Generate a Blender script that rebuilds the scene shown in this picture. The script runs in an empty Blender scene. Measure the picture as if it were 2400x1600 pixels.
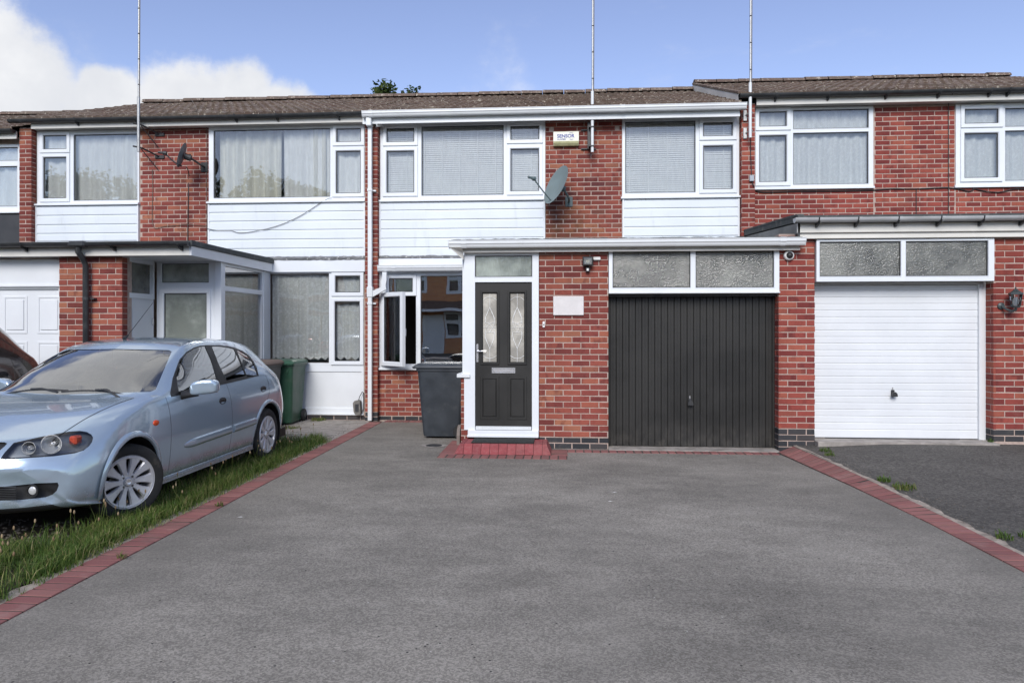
import bpy, bmesh, math, random
from mathutils import Vector, Matrix, noise as mnoise
R = math.radians
random.seed(7)
scene = bpy.context.scene
C = scene.collection

# ------------------------------------------------------------------ camera
cam_d = bpy.data.cameras.new('camera')
cam = bpy.data.objects.new('camera', cam_d); C.objects.link(cam)
cam.location = (0.0, -11.42, 1.54)
cam.rotation_euler = (R(90), 0, R(4.0))
cam_d.sensor_width = 36.0
cam_d.lens = 36.0 * 1640.0 / 2400.0
cam_d.shift_y = -33.0 / 2400.0
cam_d.clip_end = 3000
scene.camera = cam

# ------------------------------------------------------------------ sky, sun, exposure
SUN_EL, SUN_AZ = 35.0, 186.0          # azimuth clockwise from +Y (behind the camera, to the left)
world = bpy.data.worlds.new('World'); scene.world = world
world.use_nodes = True
wt = world.node_tree; wn = wt.nodes; wl = wt.links
wn.clear()
def wnode(t, **kw):
    n = wn.new(t)
    for k, v in kw.items(): setattr(n, k, v)
    return n
w_out = wnode('ShaderNodeOutputWorld'); w_bg = wnode('ShaderNodeBackground')
w_bg.inputs['Strength'].default_value = 0.12
sky = wnode('ShaderNodeTexSky', sky_type='NISHITA')
sky.sun_disc = False
sky.sun_elevation = R(SUN_EL); sky.sun_rotation = R(SUN_AZ)
sky.altitude = 100; sky.air_density = 1.0; sky.dust_density = 0.4; sky.ozone_density = 2.5
tc = wnode('ShaderNodeTexCoord')
def wmath(op, a, b=None, c=None):
    n = wnode('ShaderNodeMath', operation=op)
    for i, v in enumerate((a, b, c)):
        if v is None: continue
        if hasattr(v, 'links'): wl.new(v, n.inputs[i])
        else: n.inputs[i].default_value = v
    return n.outputs[0]
def wsmooth(v, a, b):
    n = wnode('ShaderNodeMapRange', interpolation_type='SMOOTHERSTEP')
    wl.new(v, n.inputs[0]); n.inputs[1].default_value = a; n.inputs[2].default_value = b
    return n.outputs[0]
def sky_dir(az, el):                     # az degrees clockwise from +Y
    return (math.sin(R(az)) * math.cos(R(el)), math.cos(R(az)) * math.cos(R(el)), math.sin(R(el)))
nrm = wnode('ShaderNodeVectorMath', operation='NORMALIZE'); wl.new(tc.outputs['Generated'], nrm.inputs[0])
DIR = nrm.outputs[0]
# cumulus bank low in the sky, over the left of the terrace, plus high out-of-view puffs added for the windscreen reflection: (azimuth, elevation, radius) in degrees
cloud_puffs = [(-45, 14.8, 8.8), (-54, 19, 9), (-39.6, 14.2, 5.2), (-33.8, 15.2, 3.1), (-29.0, 16.4, 3.7), (-25.2, 16.4, 3.6),
               (-21.9, 15.9, 3.1), (-31, 12, 5.0), (-25, 12.5, 4.4), (-60, 12, 10), (-75, 15, 9), (-95, 13, 8), (-50, 45, 12), (-63, 41, 11), (-40, 55, 10), (-80, 44, 9)]
field = None
for az, el, rad in cloud_puffs:
    dp = wnode('ShaderNodeVectorMath', operation='DOT_PRODUCT'); wl.new(DIR, dp.inputs[0]); dp.inputs[1].default_value = sky_dir(az, el)
    f = wnode('ShaderNodeMapRange'); f.clamp = False
    wl.new(dp.outputs['Value'], f.inputs[0])
    f.inputs[1].default_value = math.cos(R(rad)); f.inputs[2].default_value = 1.0
    f.inputs[3].default_value = 0.0; f.inputs[4].default_value = 1.0
    o = f.outputs[0]
    field = o if field is None else wmath('SMOOTH_MAX', field, o, 0.12)
field = wmath('MAXIMUM', field, -1.0)
def wnoise(scale, detail, rough, loc=(0, 0, 0), sc=(1, 1, 1), rz=0.0):
    m = wnode('ShaderNodeMapping'); m.inputs['Location'].default_value = loc; m.inputs['Scale'].default_value = sc; m.inputs['Rotation'].default_value = (0, 0, R(rz))
    wl.new(DIR, m.inputs[0])
    n = wnode('ShaderNodeTexNoise'); wl.new(m.outputs[0], n.inputs['Vector'])
    n.inputs['Scale'].default_value = scale; n.inputs['Detail'].default_value = detail; n.inputs['Roughness'].default_value = rough
    return n.outputs['Fac']
n1 = wnoise(9.0, 9, 0.62)
n2 = wnoise(24.0, 8, 0.68)
edge = wmath('ADD', field, wmath('MULTIPLY', wmath('SUBTRACT', n1, 0.5), 1.7))
edge = wmath('ADD', edge, wmath('MULTIPLY', wmath('SUBTRACT', n2, 0.5), 0.55))
bank = wsmooth(edge, -0.10, 0.62)
# scattered fair-weather cloud elsewhere in the sky
n3 = wnoise(1.15, 9, 0.60, loc=(4, 1, 7), sc=(1, 1, 1.3), rz=104)
scat = wmath('MULTIPLY', wsmooth(n3, 0.535, 0.66), 0.85)
n4 = wnoise(5.0, 7, 0.65, loc=(1.0, 4.2, 2.0), sc=(1, 1, 3.0))
wisp = wmath('MULTIPLY', wsmooth(n4, 0.56, 0.85), 0.22)
cov = wmath('MAXIMUM', wmath('MAXIMUM', bank, scat), wisp)
shade = wsmooth(wnoise(6.0, 5, 0.6, loc=(0.3, 0.2, 5.0)), 0.25, 0.8)
cl = wnode('ShaderNodeMix', data_type='RGBA')
wl.new(shade, cl.inputs[0]); cl.inputs[6].default_value = (4.4, 4.52, 4.8, 1); cl.inputs[7].default_value = (5.7, 5.73, 5.8, 1)
hs = wnode('ShaderNodeHueSaturation'); hs.inputs['Hue'].default_value = 0.516; hs.inputs['Saturation'].default_value = 0.90; hs.inputs['Value'].default_value = 1.07
wl.new(sky.outputs[0], hs.inputs['Color'])
mx = wnode('ShaderNodeMix', data_type='RGBA')
wl.new(cov, mx.inputs[0]); wl.new(hs.outputs[0], mx.inputs[6]); wl.new(cl.outputs[2], mx.inputs[7])
wl.new(mx.outputs[2], w_bg.inputs['Color']); wl.new(w_bg.outputs[0], w_out.inputs[0])

sun_d = bpy.data.lights.new('sun', 'SUN'); sun_d.energy = 2.3; sun_d.angle = R(30); sun_d.color = (1.0, 0.965, 0.91)
sun = bpy.data.objects.new('sun', sun_d); C.objects.link(sun)
sd = Vector(sky_dir(SUN_AZ, SUN_EL))
sun.rotation_euler = sd.to_track_quat('Z', 'Y').to_euler()
sun.location = sd * 30

vs = scene.view_settings
scene.display_settings.display_device = 'sRGB'
vs.view_transform = 'Standard'; vs.look = 'None'; vs.exposure = 0.55; vs.gamma = 1.0; vs.use_curve_mapping = False
scene.render.engine = 'CYCLES'
cy = scene.cycles
cy.max_bounces = 8; cy.diffuse_bounces = 3; cy.glossy_bounces = 4; cy.transmission_bounces = 6; cy.transparent_max_bounces = 16
cy.caustics_reflective = False; cy.caustics_refractive = False; cy.use_denoising = True
try: cy.sample_clamp_indirect = 6.0
except Exception: pass

# ------------------------------------------------------------------ material helpers
def lin(r, g, b):
    f = lambda c: (c / 255 / 12.92) if c / 255 <= 0.04045 else ((c / 255 + 0.055) / 1.055) ** 2.4
    return (f(r), f(g), f(b), 1.0)
class NT:
    def __init__(s, name):
        s.m = bpy.data.materials.new(name); s.m.use_nodes = True
        s.t = s.m.node_tree; s.n = s.t.nodes; s.n.clear(); s.l = s.t.links
        s.out = s.n.new('ShaderNodeOutputMaterial')
    def node(s, t, **kw):
        n = s.n.new(t)
        for k, v in kw.items(): setattr(n, k, v)
        return n
    def put(s, sock, v):
        if hasattr(v, 'links'): s.l.new(v, sock)
        elif isinstance(v, (tuple, list)) and len(v) == 3 and sock.type == 'RGBA': sock.default_value = (*v, 1)
        else: sock.default_value = v
    def math(s, op, a, b=None, c=None, clamp=False):
        n = s.node('ShaderNodeMath', operation=op); n.use_clamp = clamp
        for i, v in enumerate((a, b, c)):
            if v is not None: s.put(n.inputs[i], v)
        return n.outputs[0]
    def pos(s): return s.node('ShaderNodeNewGeometry').outputs['Position']
    def obj(s): return s.node('ShaderNodeTexCoord').outputs['Object']
    def rnd(s): return s.node('ShaderNodeObjectInfo').outputs['Random']
    def attr(s, name): return s.node('ShaderNodeAttribute', attribute_name=name).outputs['Fac']
    def noise(s, vec, scale, detail=4, rough=0.55, sc=None, w=None):
        if sc:
            m = s.node('ShaderNodeMapping'); s.put(m.inputs[0], vec); m.inputs['Scale'].default_value = sc; vec = m.outputs[0]
        n = s.node('ShaderNodeTexNoise')
        if w is not None:
            n.noise_dimensions = '4D'; s.put(n.inputs['W'], w)
        s.put(n.inputs['Vector'], vec)
        n.inputs['Scale'].default_value = scale; n.inputs['Detail'].default_value = detail; n.inputs['Roughness'].default_value = rough
        return n.outputs['Fac']
    def vor(s, vec, scale, feature='F1', out='Distance', rand=1.0):
        n = s.node('ShaderNodeTexVoronoi', feature=feature); s.put(n.inputs['Vector'], vec); n.inputs['Scale'].default_value = scale
        n.inputs['Randomness'].default_value = rand
        return n.outputs[out]
    def step(s, v, a, b, c=0.0, d=1.0):
        n = s.node('ShaderNodeMapRange', interpolation_type='SMOOTHSTEP'); s.put(n.inputs[0], v)
        for i, k in enumerate((a, b, c, d)): n.inputs[i + 1].default_value = k
        return n.outputs[0]
    def ramp(s, v, stops, interp='LINEAR'):
        n = s.node('ShaderNodeValToRGB'); s.put(n.inputs[0], v); cr = n.color_ramp; cr.interpolation = interp
        while len(cr.elements) < len(stops): cr.elements.new(0.5)
        for e, (p, c) in zip(cr.elements, stops): e.position = p; e.color = (*c[:3], 1)
        return n.outputs[0]
    def mix(s, f, a, b, mode='MIX'):
        n = s.node('ShaderNodeMix', data_type='RGBA', blend_type=mode); s.put(n.inputs[0], f); s.put(n.inputs[6], a); s.put(n.inputs[7], b)
        return n.outputs[2]
    def bump(s, h, dist=0.01, strength=0.5):
        n = s.node('ShaderNodeBump'); s.put(n.inputs['Height'], h); n.inputs['Distance'].default_value = dist; n.inputs['Strength'].default_value = strength
        return n.outputs[0]
    def sep(s, v):
        n = s.node('ShaderNodeSeparateXYZ'); s.put(n.inputs[0], v); return n.outputs
    def pbr(s, color, rough=0.5, metal=0.0, normal=None, spec=0.5, coat=0.0, coat_rough=0.05, sheen=0.0, alpha=None):
        p = s.node('ShaderNodeBsdfPrincipled')
        s.put(p.inputs['Base Color'], color if not (isinstance(color, tuple) and len(color) == 3) else (*color, 1)); s.put(p.inputs['Roughness'], rough); s.put(p.inputs['Metallic'], metal)
        s.put(p.inputs['Specular IOR Level'], spec); s.put(p.inputs['Coat Weight'], coat); p.inputs['Coat Roughness'].default_value = coat_rough
        if normal is not None: s.put(p.inputs['Normal'], normal)
        if alpha is not None: s.put(p.inputs['Alpha'], alpha)
        s.l.new(p.outputs[0], s.out.inputs[0]); s.p = p
        return s.m

M = {}
def plain(name, col, rough=0.5, metal=0.0, var=0.12, scale=6.0, spec=0.5, coat=0.0, bump=0.0, bscale=40.0, dirt=None):
    """A surface of one colour with slight, uneven soiling and relief."""
    t = NT(name); P = t.pos()
    n = t.noise(P, scale, 5, 0.6)
    k = t.step(n, 0.3, 0.75, 1 - var, 1 + var * 0.5)
    mul = t.node('ShaderNodeVectorMath', operation='SCALE'); mul.inputs[0].default_value = col[:3]; t.put(mul.inputs['Scale'], k)
    colr = mul.outputs[0]
    if dirt:
        dn = t.step(t.noise(P, dirt[1], 6, 0.65, sc=dirt[3] if len(dirt) > 3 else None), dirt[2][0], dirt[2][1])
        colr = t.mix(dn, colr, dirt[0])
    nn = t.bump(t.noise(P, bscale, 4, 0.6), 0.004, bump) if bump else None
    rr = t.step(n, 0.3, 0.7, rough * 0.85, min(1, rough * 1.15))
    M[name] = t.pbr(colr, rr, metal, nn, spec, coat)
    return M[name]

plain('upvc', (0.73, 0.76, 0.79), 0.32, var=0.05, scale=1.3, dirt=((0.60, 0.60, 0.56), 3.0, (0.60, 0.95), (1, 1, .35)))
plain('upvc_board', (0.69, 0.735, 0.775), 0.38, var=0.05, scale=0.9, dirt=((0.47, 0.50, 0.50), 2.6, (0.52, 0.95), (2.2, 1, .5)))
plain('white_gutter', (0.70, 0.72, 0.73), 0.3, var=0.06, scale=2.0, dirt=((0.50, 0.49, 0.44), 5.0, (0.60, 0.9), (.5, 1, 3)))
plain('aged_white', (0.70, 0.68, 0.63), 0.5, var=0.10, scale=2.0, bump=0.15, dirt=((0.47, 0.43, 0.36), 4.0, (0.56, 0.9), (.4, 1, 3)))
plain('white_paint', (0.70, 0.72, 0.74), 0.42, var=0.06, scale=1.5, bump=0.06, dirt=((0.60, 0.60, 0.58), 3.0, (0.6, 0.95)))
plain('black_gutter', (0.035, 0.037, 0.040), 0.42, var=0.3, scale=4.0, dirt=((0.11, 0.11, 0.105), 7.0, (0.5, 0.9)))
plain('gasket', (0.02, 0.021, 0.023), 0.6)
plain('felt', (0.075, 0.082, 0.082), 0.9, var=0.35, scale=9.0, bump=0.5, bscale=120, dirt=((0.20, 0.20, 0.18), 6.0, (0.52, 0.8)))
plain('lead', (0.16, 0.165, 0.17), 0.55, var=0.3, scale=9.0, dirt=((0.5, 0.5, 0.48), 14.0, (0.55, 0.66)))
plain('mortar', (0.45, 0.345, 0.295), 0.95, var=0.22, scale=14.0, bump=0.5, bscale=160)
plain('render_wall', (0.55, 0.50, 0.44), 0.9, var=0.1)
plain('room', (0.30, 0.29, 0.27), 0.9, var=0.1)
plain('concrete', (0.33, 0.30, 0.27), 0.93, var=0.3, scale=7.0, bump=0.5, bscale=90, dirt=((0.14, 0.125, 0.11), 5.0, (0.48, 0.8)))
plain('haunch', (0.36, 0.31, 0.26), 0.95, var=0.35, scale=11.0, bump=0.7, bscale=70, dirt=((0.12, 0.10, 0.08), 9.0, (0.45, 0.75)))
t_ = NT('door_black'); P_ = t_.pos(); n_ = t_.noise(P_, 1.6, 5, .6); k_ = t_.mix(t_.step(n_, .3, .75), (0.016, 0.0157, 0.0148, 1), (0.023, 0.0222, 0.0205, 1))
du_ = t_.math('MULTIPLY', t_.step(t_.sep(P_)[2], .42, .02), t_.step(t_.noise(P_, 9, 6, .7, sc=(1, 1, .6)), .35, .8)); k_ = t_.mix(t_.math('MULTIPLY', du_, .30), k_, (.16, .145, .125, 1))
M['door_black'] = t_.pbr(k_, t_.step(n_, .3, .7, .40, .58), 0, t_.bump(t_.noise(P_, 70, 3, .6, sc=(1, 1, .08)), .002, .25), spec=.4)
plain('chrome', (0.82, 0.82, 0.83), 0.18, 0.7, var=0.03)
plain('grey_gutter', (0.46, 0.47, 0.48), 0.4, var=0.15, scale=3.0, dirt=((0.30, 0.30, 0.28), 6.0, (0.5, 0.85), (.4, 1, 3)))
plain('alu', (0.62, 0.63, 0.65), 0.32, 1.0, var=0.1)
plain('galv', (0.45, 0.45, 0.44), 0.45, 0.8, var=0.25, scale=18, dirt=((0.22, 0.12, 0.07), 12.0, (0.58, 0.8)))
plain('black_metal', (0.03, 0.03, 0.032), 0.45, var=0.2)
plain('black_rubber', (0.018, 0.018, 0.019), 0.75, var=0.3, scale=12)
plain('cable', (0.03, 0.029, 0.03), 0.6)
plain('brown_cable', (0.16, 0.12, 0.09), 0.6)
plain('dish_green', (0.17, 0.22, 0.225), 0.55, var=0.12, scale=5.0, dirt=((0.17, 0.20, 0.17), 8.0, (0.55, 0.85)))
plain('dish_dark', (0.10, 0.14, 0.145), 0.5)
plain('dish_grey', (0.12, 0.13, 0.145), 0.5, var=0.15)
plain('cream', (0.78, 0.77, 0.66), 0.4, var=0.05, scale=8, dirt=((0.55, 0.53, 0.33), 9.0, (0.56, 0.9)))
plain('cream_stained', (0.50, 0.48, 0.27), 0.5, var=0.2, scale=12)
plain('print_blue', (0.055, 0.075, 0.33), 0.5, var=0.1)
plain('bin_grey', (0.036, 0.043, 0.052), 0.45, var=0.2, scale=5, bump=0.12, bscale=300, dirt=((0.075, 0.08, 0.082), 6.0, (0.52, 0.85)))
plain('bin_green', (0.030, 0.085, 0.052), 0.42, var=0.2, scale=5, bump=0.12, bscale=300, dirt=((0.09, 0.12, 0.09), 6.0, (0.52, 0.85)))
plain('bin_slate', (0.105, 0.110, 0.108), 0.6, var=0.25, scale=6, bump=0.1, bscale=300, dirt=((0.16, 0.155, 0.14), 7.0, (0.5, 0.8)))
plain('bin_brown', (0.17, 0.125, 0.105), 0.7, var=0.3, scale=9, dirt=((0.10, 0.09, 0.085), 9.0, (0.5, 0.7)))
plain('white_mark', (0.8, 0.8, 0.78), 0.6)
plain('plaque', (0.66, 0.63, 0.62), 0.55, var=0.10, scale=7)
plain('slab', (0.22, 0.185, 0.165), 0.9, var=0.25, scale=20, bump=0.5)
plain('mat_green', (0.018, 0.022, 0.020), 0.95, var=0.3, scale=60, bump=0.8, bscale=400)
plain('joint', (0.055, 0.045, 0.038), 0.98, var=0.5, scale=30, dirt=((0.13, 0.11, 0.085), 9.0, (0.55, 0.8)))
plain('soil', (0.055, 0.042, 0.030), 0.98, var=0.4, scale=8, bump=0.9, bscale=30)
plain('junction_grey', (0.36, 0.39, 0.43), 0.45)
plain('dark_panel', (0.035, 0.036, 0.040), 0.5, var=0.2)
plain('terracotta', (0.26, 0.065, 0.045), 0.85, var=0.2, scale=20)
plain('void', (0.004, 0.004, 0.004), 0.9)
plain('lantern_green', (0.045, 0.06, 0.062), 0.45, var=0.3, scale=25)
plain('tool_grey', (0.17, 0.16, 0.145), 0.7, var=0.35, scale=20)
plain('bed_linen', (0.10, 0.10, 0.11), 0.9)

def brick_mat(name, joined, tones, stain=False, kind='wall'):
    t = NT(name); P = t.pos()
    r = t.attr('rnd') if joined else t.rnd()
    base = t.ramp(r, tones)
    r2 = t.math('FRACT', t.math('MULTIPLY', r, 37.7)); r3 = t.math('FRACT', t.math('MULTIPLY', r, 91.3))
    # fired kiss-marks: soft dark patches across a brick, different on each one
    blot = t.noise(P, 9.0, 3, 0.55, w=t.math('MULTIPLY', r, 40.0), sc=(1, 1, .6))
    blot = t.math('MULTIPLY', t.step(blot, 0.47, 0.66), t.step(r2, 0.25, 0.9, 0.10, 0.68))
    base = t.mix(blot, base, (0.085, 0.018, 0.020, 1))
    fine = t.noise(P, 140.0, 5, 0.7)
    base = t.mix(t.step(fine, 0.35, 0.75, 0.0, 0.28), base, (0.34, 0.10, 0.075, 1), 'MIX')
    base = t.mix(t.step(t.noise(P, 55.0, 4, 0.7), 0.60, 0.78, 0, 0.55), base, (0.055, 0.014, 0.014, 1))
    # lime bloom
    bl = t.step(t.noise(P, 3.2, 6, 0.65), 0.58, 0.85, 0, 0.14)
    base = t.mix(bl, base, (0.45, 0.30, 0.25, 1))
    # soot and damp near the ground and under ledges have their own ragged shapes
    base = t.mix(t.step(t.noise(P, 1.7, 6, 0.7), 0.55, 0.85, 0, 0.30), base, (0.06, 0.03, 0.028, 1))
    if stain:   # green algae patch below the dish on the centre pier
        xyz = t.sep(P)
        a = t.math('MULTIPLY', t.step(xyz[2], 3.9, 3.1), t.step(xyz[0], 1.15, -0.1))
        a = t.math('MULTIPLY', a, t.step(t.noise(P, 5.0, 5, 0.65), 0.25, 0.75))
        base = t.mix(t.math('MULTIPLY', a, 0.75), base, (0.115, 0.075, 0.032, 1))
    wx = t.step(t.noise(P, 0.75, 6, 0.62, sc=(1, 1, .55)), 0.3, 0.7, 0.74, 1.14)
    sv = t.node('ShaderNodeVectorMath', operation='SCALE'); t.put(sv.inputs[0], base); t.put(sv.inputs['Scale'], wx); base = sv.outputs[0]
    nb = t.math('ADD', t.math('MULTIPLY', fine, 0.4), t.noise(P, 38.0, 3, 0.6))
    return t.pbr(base, 0.88, 0, t.bump(nb, 0.005, 0.55), spec=0.25)
TONES = [(0.0, (0.126, 0.031, 0.028)), (0.18, (0.173, 0.041, 0.035)), (0.45, (0.226, 0.058, 0.044)), (0.70, (0.263, 0.074, 0.051)), (0.86, (0.299, 0.101, 0.061)), (0.95, (0.326, 0.132, 0.076)), (1.0, (0.10, 0.032, 0.034))]
TONES_R = [(0.0, (0.142, 0.027, 0.026)), (0.2, (0.194, 0.038, 0.033)), (0.5, (0.252, 0.054, 0.042)), (0.75, (0.299, 0.074, 0.053)), (0.92, (0.331, 0.099, 0.063)), (1.0, (0.14, 0.030, 0.032))]
BLUE = [(0.0, (0.022, 0.024, 0.028)), (0.5, (0.035, 0.036, 0.040)), (1.0, (0.055, 0.048, 0.048))]
for nm, tn, st in (('red_brick', TONES, False), ('pier_brick', TONES, True), ('right_brick', TONES_R, False)):
    M[nm] = brick_mat(nm, False, tn, st); M[nm + '_joined'] = brick_mat(nm + '_joined', True, tn, st)
def blue_mat(name, joined):
    t = NT(name); P = t.pos(); r = t.attr('rnd') if joined else t.rnd()
    b = t.ramp(r, BLUE)
    b = t.mix(t.step(t.noise(P, 8, 6, 0.7), 0.5, 0.8, 0, 0.5), b, (0.12, 0.11, 0.10, 1))
    return t.pbr(b, 0.7, 0, t.bump(t.noise(P, 60, 4), 0.004, 0.4), spec=0.35)
M['blue_brick'] = blue_mat('blue_brick', False); M['blue_brick_joined'] = blue_mat('blue_brick_joined', True)

def paver_mat():
    t = NT('paver'); P = t.pos(); r = t.rnd()
    b = t.ramp(r, [(0, (0.185, 0.076, 0.073)), (0.35, (0.225, 0.094, 0.088)), (0.75, (0.27, 0.118, 0.107)), (1, (0.20, 0.100, 0.090))])
    b = t.mix(t.step(t.noise(P, 160, 4, 0.7), 0.4, 0.75, 0, 0.35), b, (0.33, 0.13, 0.12, 1))
    b = t.mix(t.step(t.noise(P, 5, 6, 0.7), 0.45, 0.8, 0, 0.6), b, (0.13, 0.085, 0.075, 1))
    b = t.mix(t.step(t.noise(P, 3, 6, 0.7), 0.52, 0.8, 0, 0.5), b, (0.34, 0.24, 0.215, 1))
    b = t.mix(t.step(t.vor(P, 38), 0.02, 0.05, 0.5, 0), b, (0.42, 0.36, 0.32, 1))
    M['paver'] = t.pbr(b, 0.9, 0, t.bump(t.noise(P, 110, 4, 0.7), 0.004, 0.5), spec=0.3)
    t = NT('step_brick'); P = t.pos(); r = t.rnd()
    b = t.ramp(r, [(0, (0.20, 0.048, 0.052)), (0.5, (0.27, 0.062, 0.066)), (1, (0.25, 0.078, 0.076))])
    b = t.mix(t.step(t.noise(P, 30, 5, .7), .45, .75, 0, .35), b, (.36, .20, .19, 1))
    b = t.mix(t.step(t.noise(P, 12, 5, 0.65), 0.45, 0.75, 0, 0.5), b, (0.13, 0.04, 0.042, 1))
    M['step_brick'] = t.pbr(b, 0.85, 0, t.bump(t.noise(P, 110, 4, 0.7), 0.004, 0.45), spec=0.3)
paver_mat()

def asphalt(name, c0, c1, worn, grain, patch, bump=0.8):
    t = NT(name); P = t.pos()
    g = t.noise(P, grain, 3, 0.75)
    v = t.vor(P, grain * 0.8, out='Color')
    vv = t.sep(v)[0]
    b = t.mix(t.step(vv, 0.1, 0.95), c0, c1)
    b = t.mix(t.step(g, 0.54, 0.76, 0, 0.6), b, worn)
    big = t.noise(P, 0.42, 6, 0.62, sc=(1, 1.6, 1)); mid = t.noise(P, 2.1, 6, 0.66, sc=(1, 1.8, 1))
    k = t.math('ADD', t.step(big, 0.30, 0.72, -patch, patch), t.step(mid, 0.3, 0.72, -patch * .6, patch * .6))
    sc = t.node('ShaderNodeVectorMath', operation='SCALE'); t.put(sc.inputs[0], b); t.put(sc.inputs['Scale'], t.math('ADD', k, 1.0))
    b = sc.outputs[0]
    st = t.math('MULTIPLY', t.step(t.noise(P, 0.9, 6, .7, sc=(1.0, 2.4, 1)), 0.54, 0.72), 0.42)
    b = t.mix(st, b, c0)
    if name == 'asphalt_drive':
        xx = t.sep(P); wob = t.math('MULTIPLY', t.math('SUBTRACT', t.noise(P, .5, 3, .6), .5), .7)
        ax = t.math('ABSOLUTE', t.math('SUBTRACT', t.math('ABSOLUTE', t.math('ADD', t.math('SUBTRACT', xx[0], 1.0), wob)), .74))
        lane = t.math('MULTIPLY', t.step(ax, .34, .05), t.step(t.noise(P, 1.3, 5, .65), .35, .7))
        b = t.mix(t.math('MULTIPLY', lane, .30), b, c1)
        edge_ = t.step(t.math('ADD', t.math('ABSOLUTE', xx[0]), t.math('MULTIPLY', wob, .8)), 1.9, 2.9)  # darker side margins: lens vignette put into the colour, along with less-worn asphalt
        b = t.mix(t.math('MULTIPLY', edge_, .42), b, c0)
        od = t.vor(P, .55, out='Distance'); oc = t.sep(t.vor(P, .55, out='Color'))
        oil = t.math('MULTIPLY', t.step(t.math('ADD', od, t.math('MULTIPLY', t.noise(P, 9, 4, .6), .05)), .11, .05), t.step(oc[0], .62, .66))
        b = t.mix(t.math('MULTIPLY', oil, .5), b, (.05, .047, .043, 1))
    sp = t.vor(P, 16.0, out='Distance'); spc = t.sep(t.vor(P, 16.0, out='Color'))
    m = t.math('MULTIPLY', t.step(sp, 0.10, 0.05), t.step(spc[1], 0.955, 0.96))
    b = t.mix(m, b, (0.50, 0.49, 0.47, 1))
    m = t.math('MULTIPLY', t.step(sp, 0.13, 0.06), t.step(spc[2], 0.965, 0.97))
    b = t.mix(m, b, (0.02, 0.02, 0.02, 1))
    h = t.math('ADD', g, t.math('MULTIPLY', vv, 0.6))
    M[name] = t.pbr(b, 0.86, 0, t.bump(h, 0.006, bump), spec=0.35)
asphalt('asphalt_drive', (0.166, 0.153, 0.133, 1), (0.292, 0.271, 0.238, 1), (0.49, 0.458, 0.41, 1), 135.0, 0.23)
asphalt('asphalt_old', (0.060, 0.056, 0.050, 1), (0.110, 0.102, 0.092, 1), (0.29, 0.272, 0.25, 1), 62.0, 0.18, 1.0)
asphalt('asphalt_road', (0.055, 0.054, 0.053, 1), (0.10, 0.098, 0.095, 1), (0.22, 0.21, 0.20, 1), 60.0, 0.15)

def roof_mat():
    t = NT('roof_tile'); P = t.pos(); r = t.attr('rnd')
    b = t.ramp(r, [(0, (0.095, 0.067, 0.055)), (0.4, (0.125, 0.087, 0.070)), (0.8, (0.15, 0.107, 0.086)), (1, (0.115, 0.092, 0.076))])
    b = t.mix(t.step(t.noise(P, 2.0, 6, 0.7), 0.42, 0.70, 0, 0.7), b, (0.19, 0.155, 0.124, 1))
    b = t.mix(t.step(t.noise(P, 7.0, 6, 0.7), 0.50, 0.68, 0, 0.7), b, (0.070, 0.056, 0.046, 1))
    b = t.mix(t.step(t.noise(P, 20.0, 5, 0.7), 0.56, 0.66, 0, 0.8), b, (0.38, 0.33, 0.27, 1))
    b = t.mix(t.step(t.noise(P, 13.0, 5, 0.75, sc=(1, .5, 1)), 0.58, 0.68, 0, 0.9), b, (0.62, 0.57, 0.48, 1))
    M['roof_tile'] = t.pbr(b, 0.95, 0, t.bump(t.noise(P, 60, 5, 0.7), 0.006, 0.7), spec=0.2)
roof_mat()

def glass(name, tint=(0.93, 0.97, 0.96), boost=1.7, base=0.03, rough=0.0, bump=None, frosted=0.0, body=(0.42, 0.44, 0.41, 1)):
    tint_body = body
    t = NT(name)
    fr = t.node('ShaderNodeFresnel'); fr.inputs['IOR'].default_value = 1.5
    fac = t.math('ADD', t.math('MULTIPLY', fr.outputs[0], boost), base, clamp=True)
    tr = t.node('ShaderNodeBsdfTransparent'); tr.inputs[0].default_value = (*tint, 1)
    gl = t.node('ShaderNodeBsdfGlossy'); gl.inputs['Roughness'].default_value = rough
    P = t.pos()
    if bump:
        nn = t.bump(t.noise(P, bump[0], bump[3] if len(bump) > 3 else 2, 0.5, sc=bump[4] if len(bump) > 4 else None), bump[1], bump[2]); t.l.new(nn, gl.inputs['Normal'])
    body = tr.outputs[0]
    if frosted:
        df = t.node('ShaderNodeBsdfDiffuse'); df.inputs[0].default_value = tint_body
        if bump: t.l.new(nn, df.inputs['Normal'])
        t.l.new(t.mix(t.step(t.noise(P, 2.2, 5, .6), .35, .68), tuple(c * .6 for c in tint_body[:3]) + (1,), tuple(c * 1.35 for c in tint_body[:3]) + (1,)), df.inputs[0])
        m0 = t.node('ShaderNodeMixShader'); m0.inputs[0].default_value = frosted
        t.l.new(tr.outputs[0], m0.inputs[1]); t.l.new(df.outputs[0], m0.inputs[2]); body = m0.outputs[0]
    mx = t.node('ShaderNodeMixShader'); t.l.new(fac, mx.inputs[0]); t.l.new(body, mx.inputs[1]); t.l.new(gl.outputs[0], mx.inputs[2])
    t.l.new(mx.outputs[0], t.out.inputs[0]); M[name] = t.m
glass('glass', (0.975, 0.985, 0.98), boost=0.9, base=0.055, bump=(1.4, 0.02, 0.10))
glass('glass_low', (0.94, 0.96, 0.95), boost=1.4, base=0.36, bump=(1.1, 0.02, 0.09))
glass('obscure', (0.55, 0.58, 0.55), boost=1.2, base=0.05, rough=0.10, bump=(48.0, 0.012, 0.75, 2, (1, 1, 1.5)), frosted=0.62, body=(0.24, 0.24, 0.21, 1))
glass('reeded', (0.6, 0.66, 0.62), boost=1.2, base=0.05, rough=0.12, bump=(20.0, 0.02, 0.5, 3, (6, 6, .6)), frosted=0.7, body=(0.40, 0.44, 0.39, 1))
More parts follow.
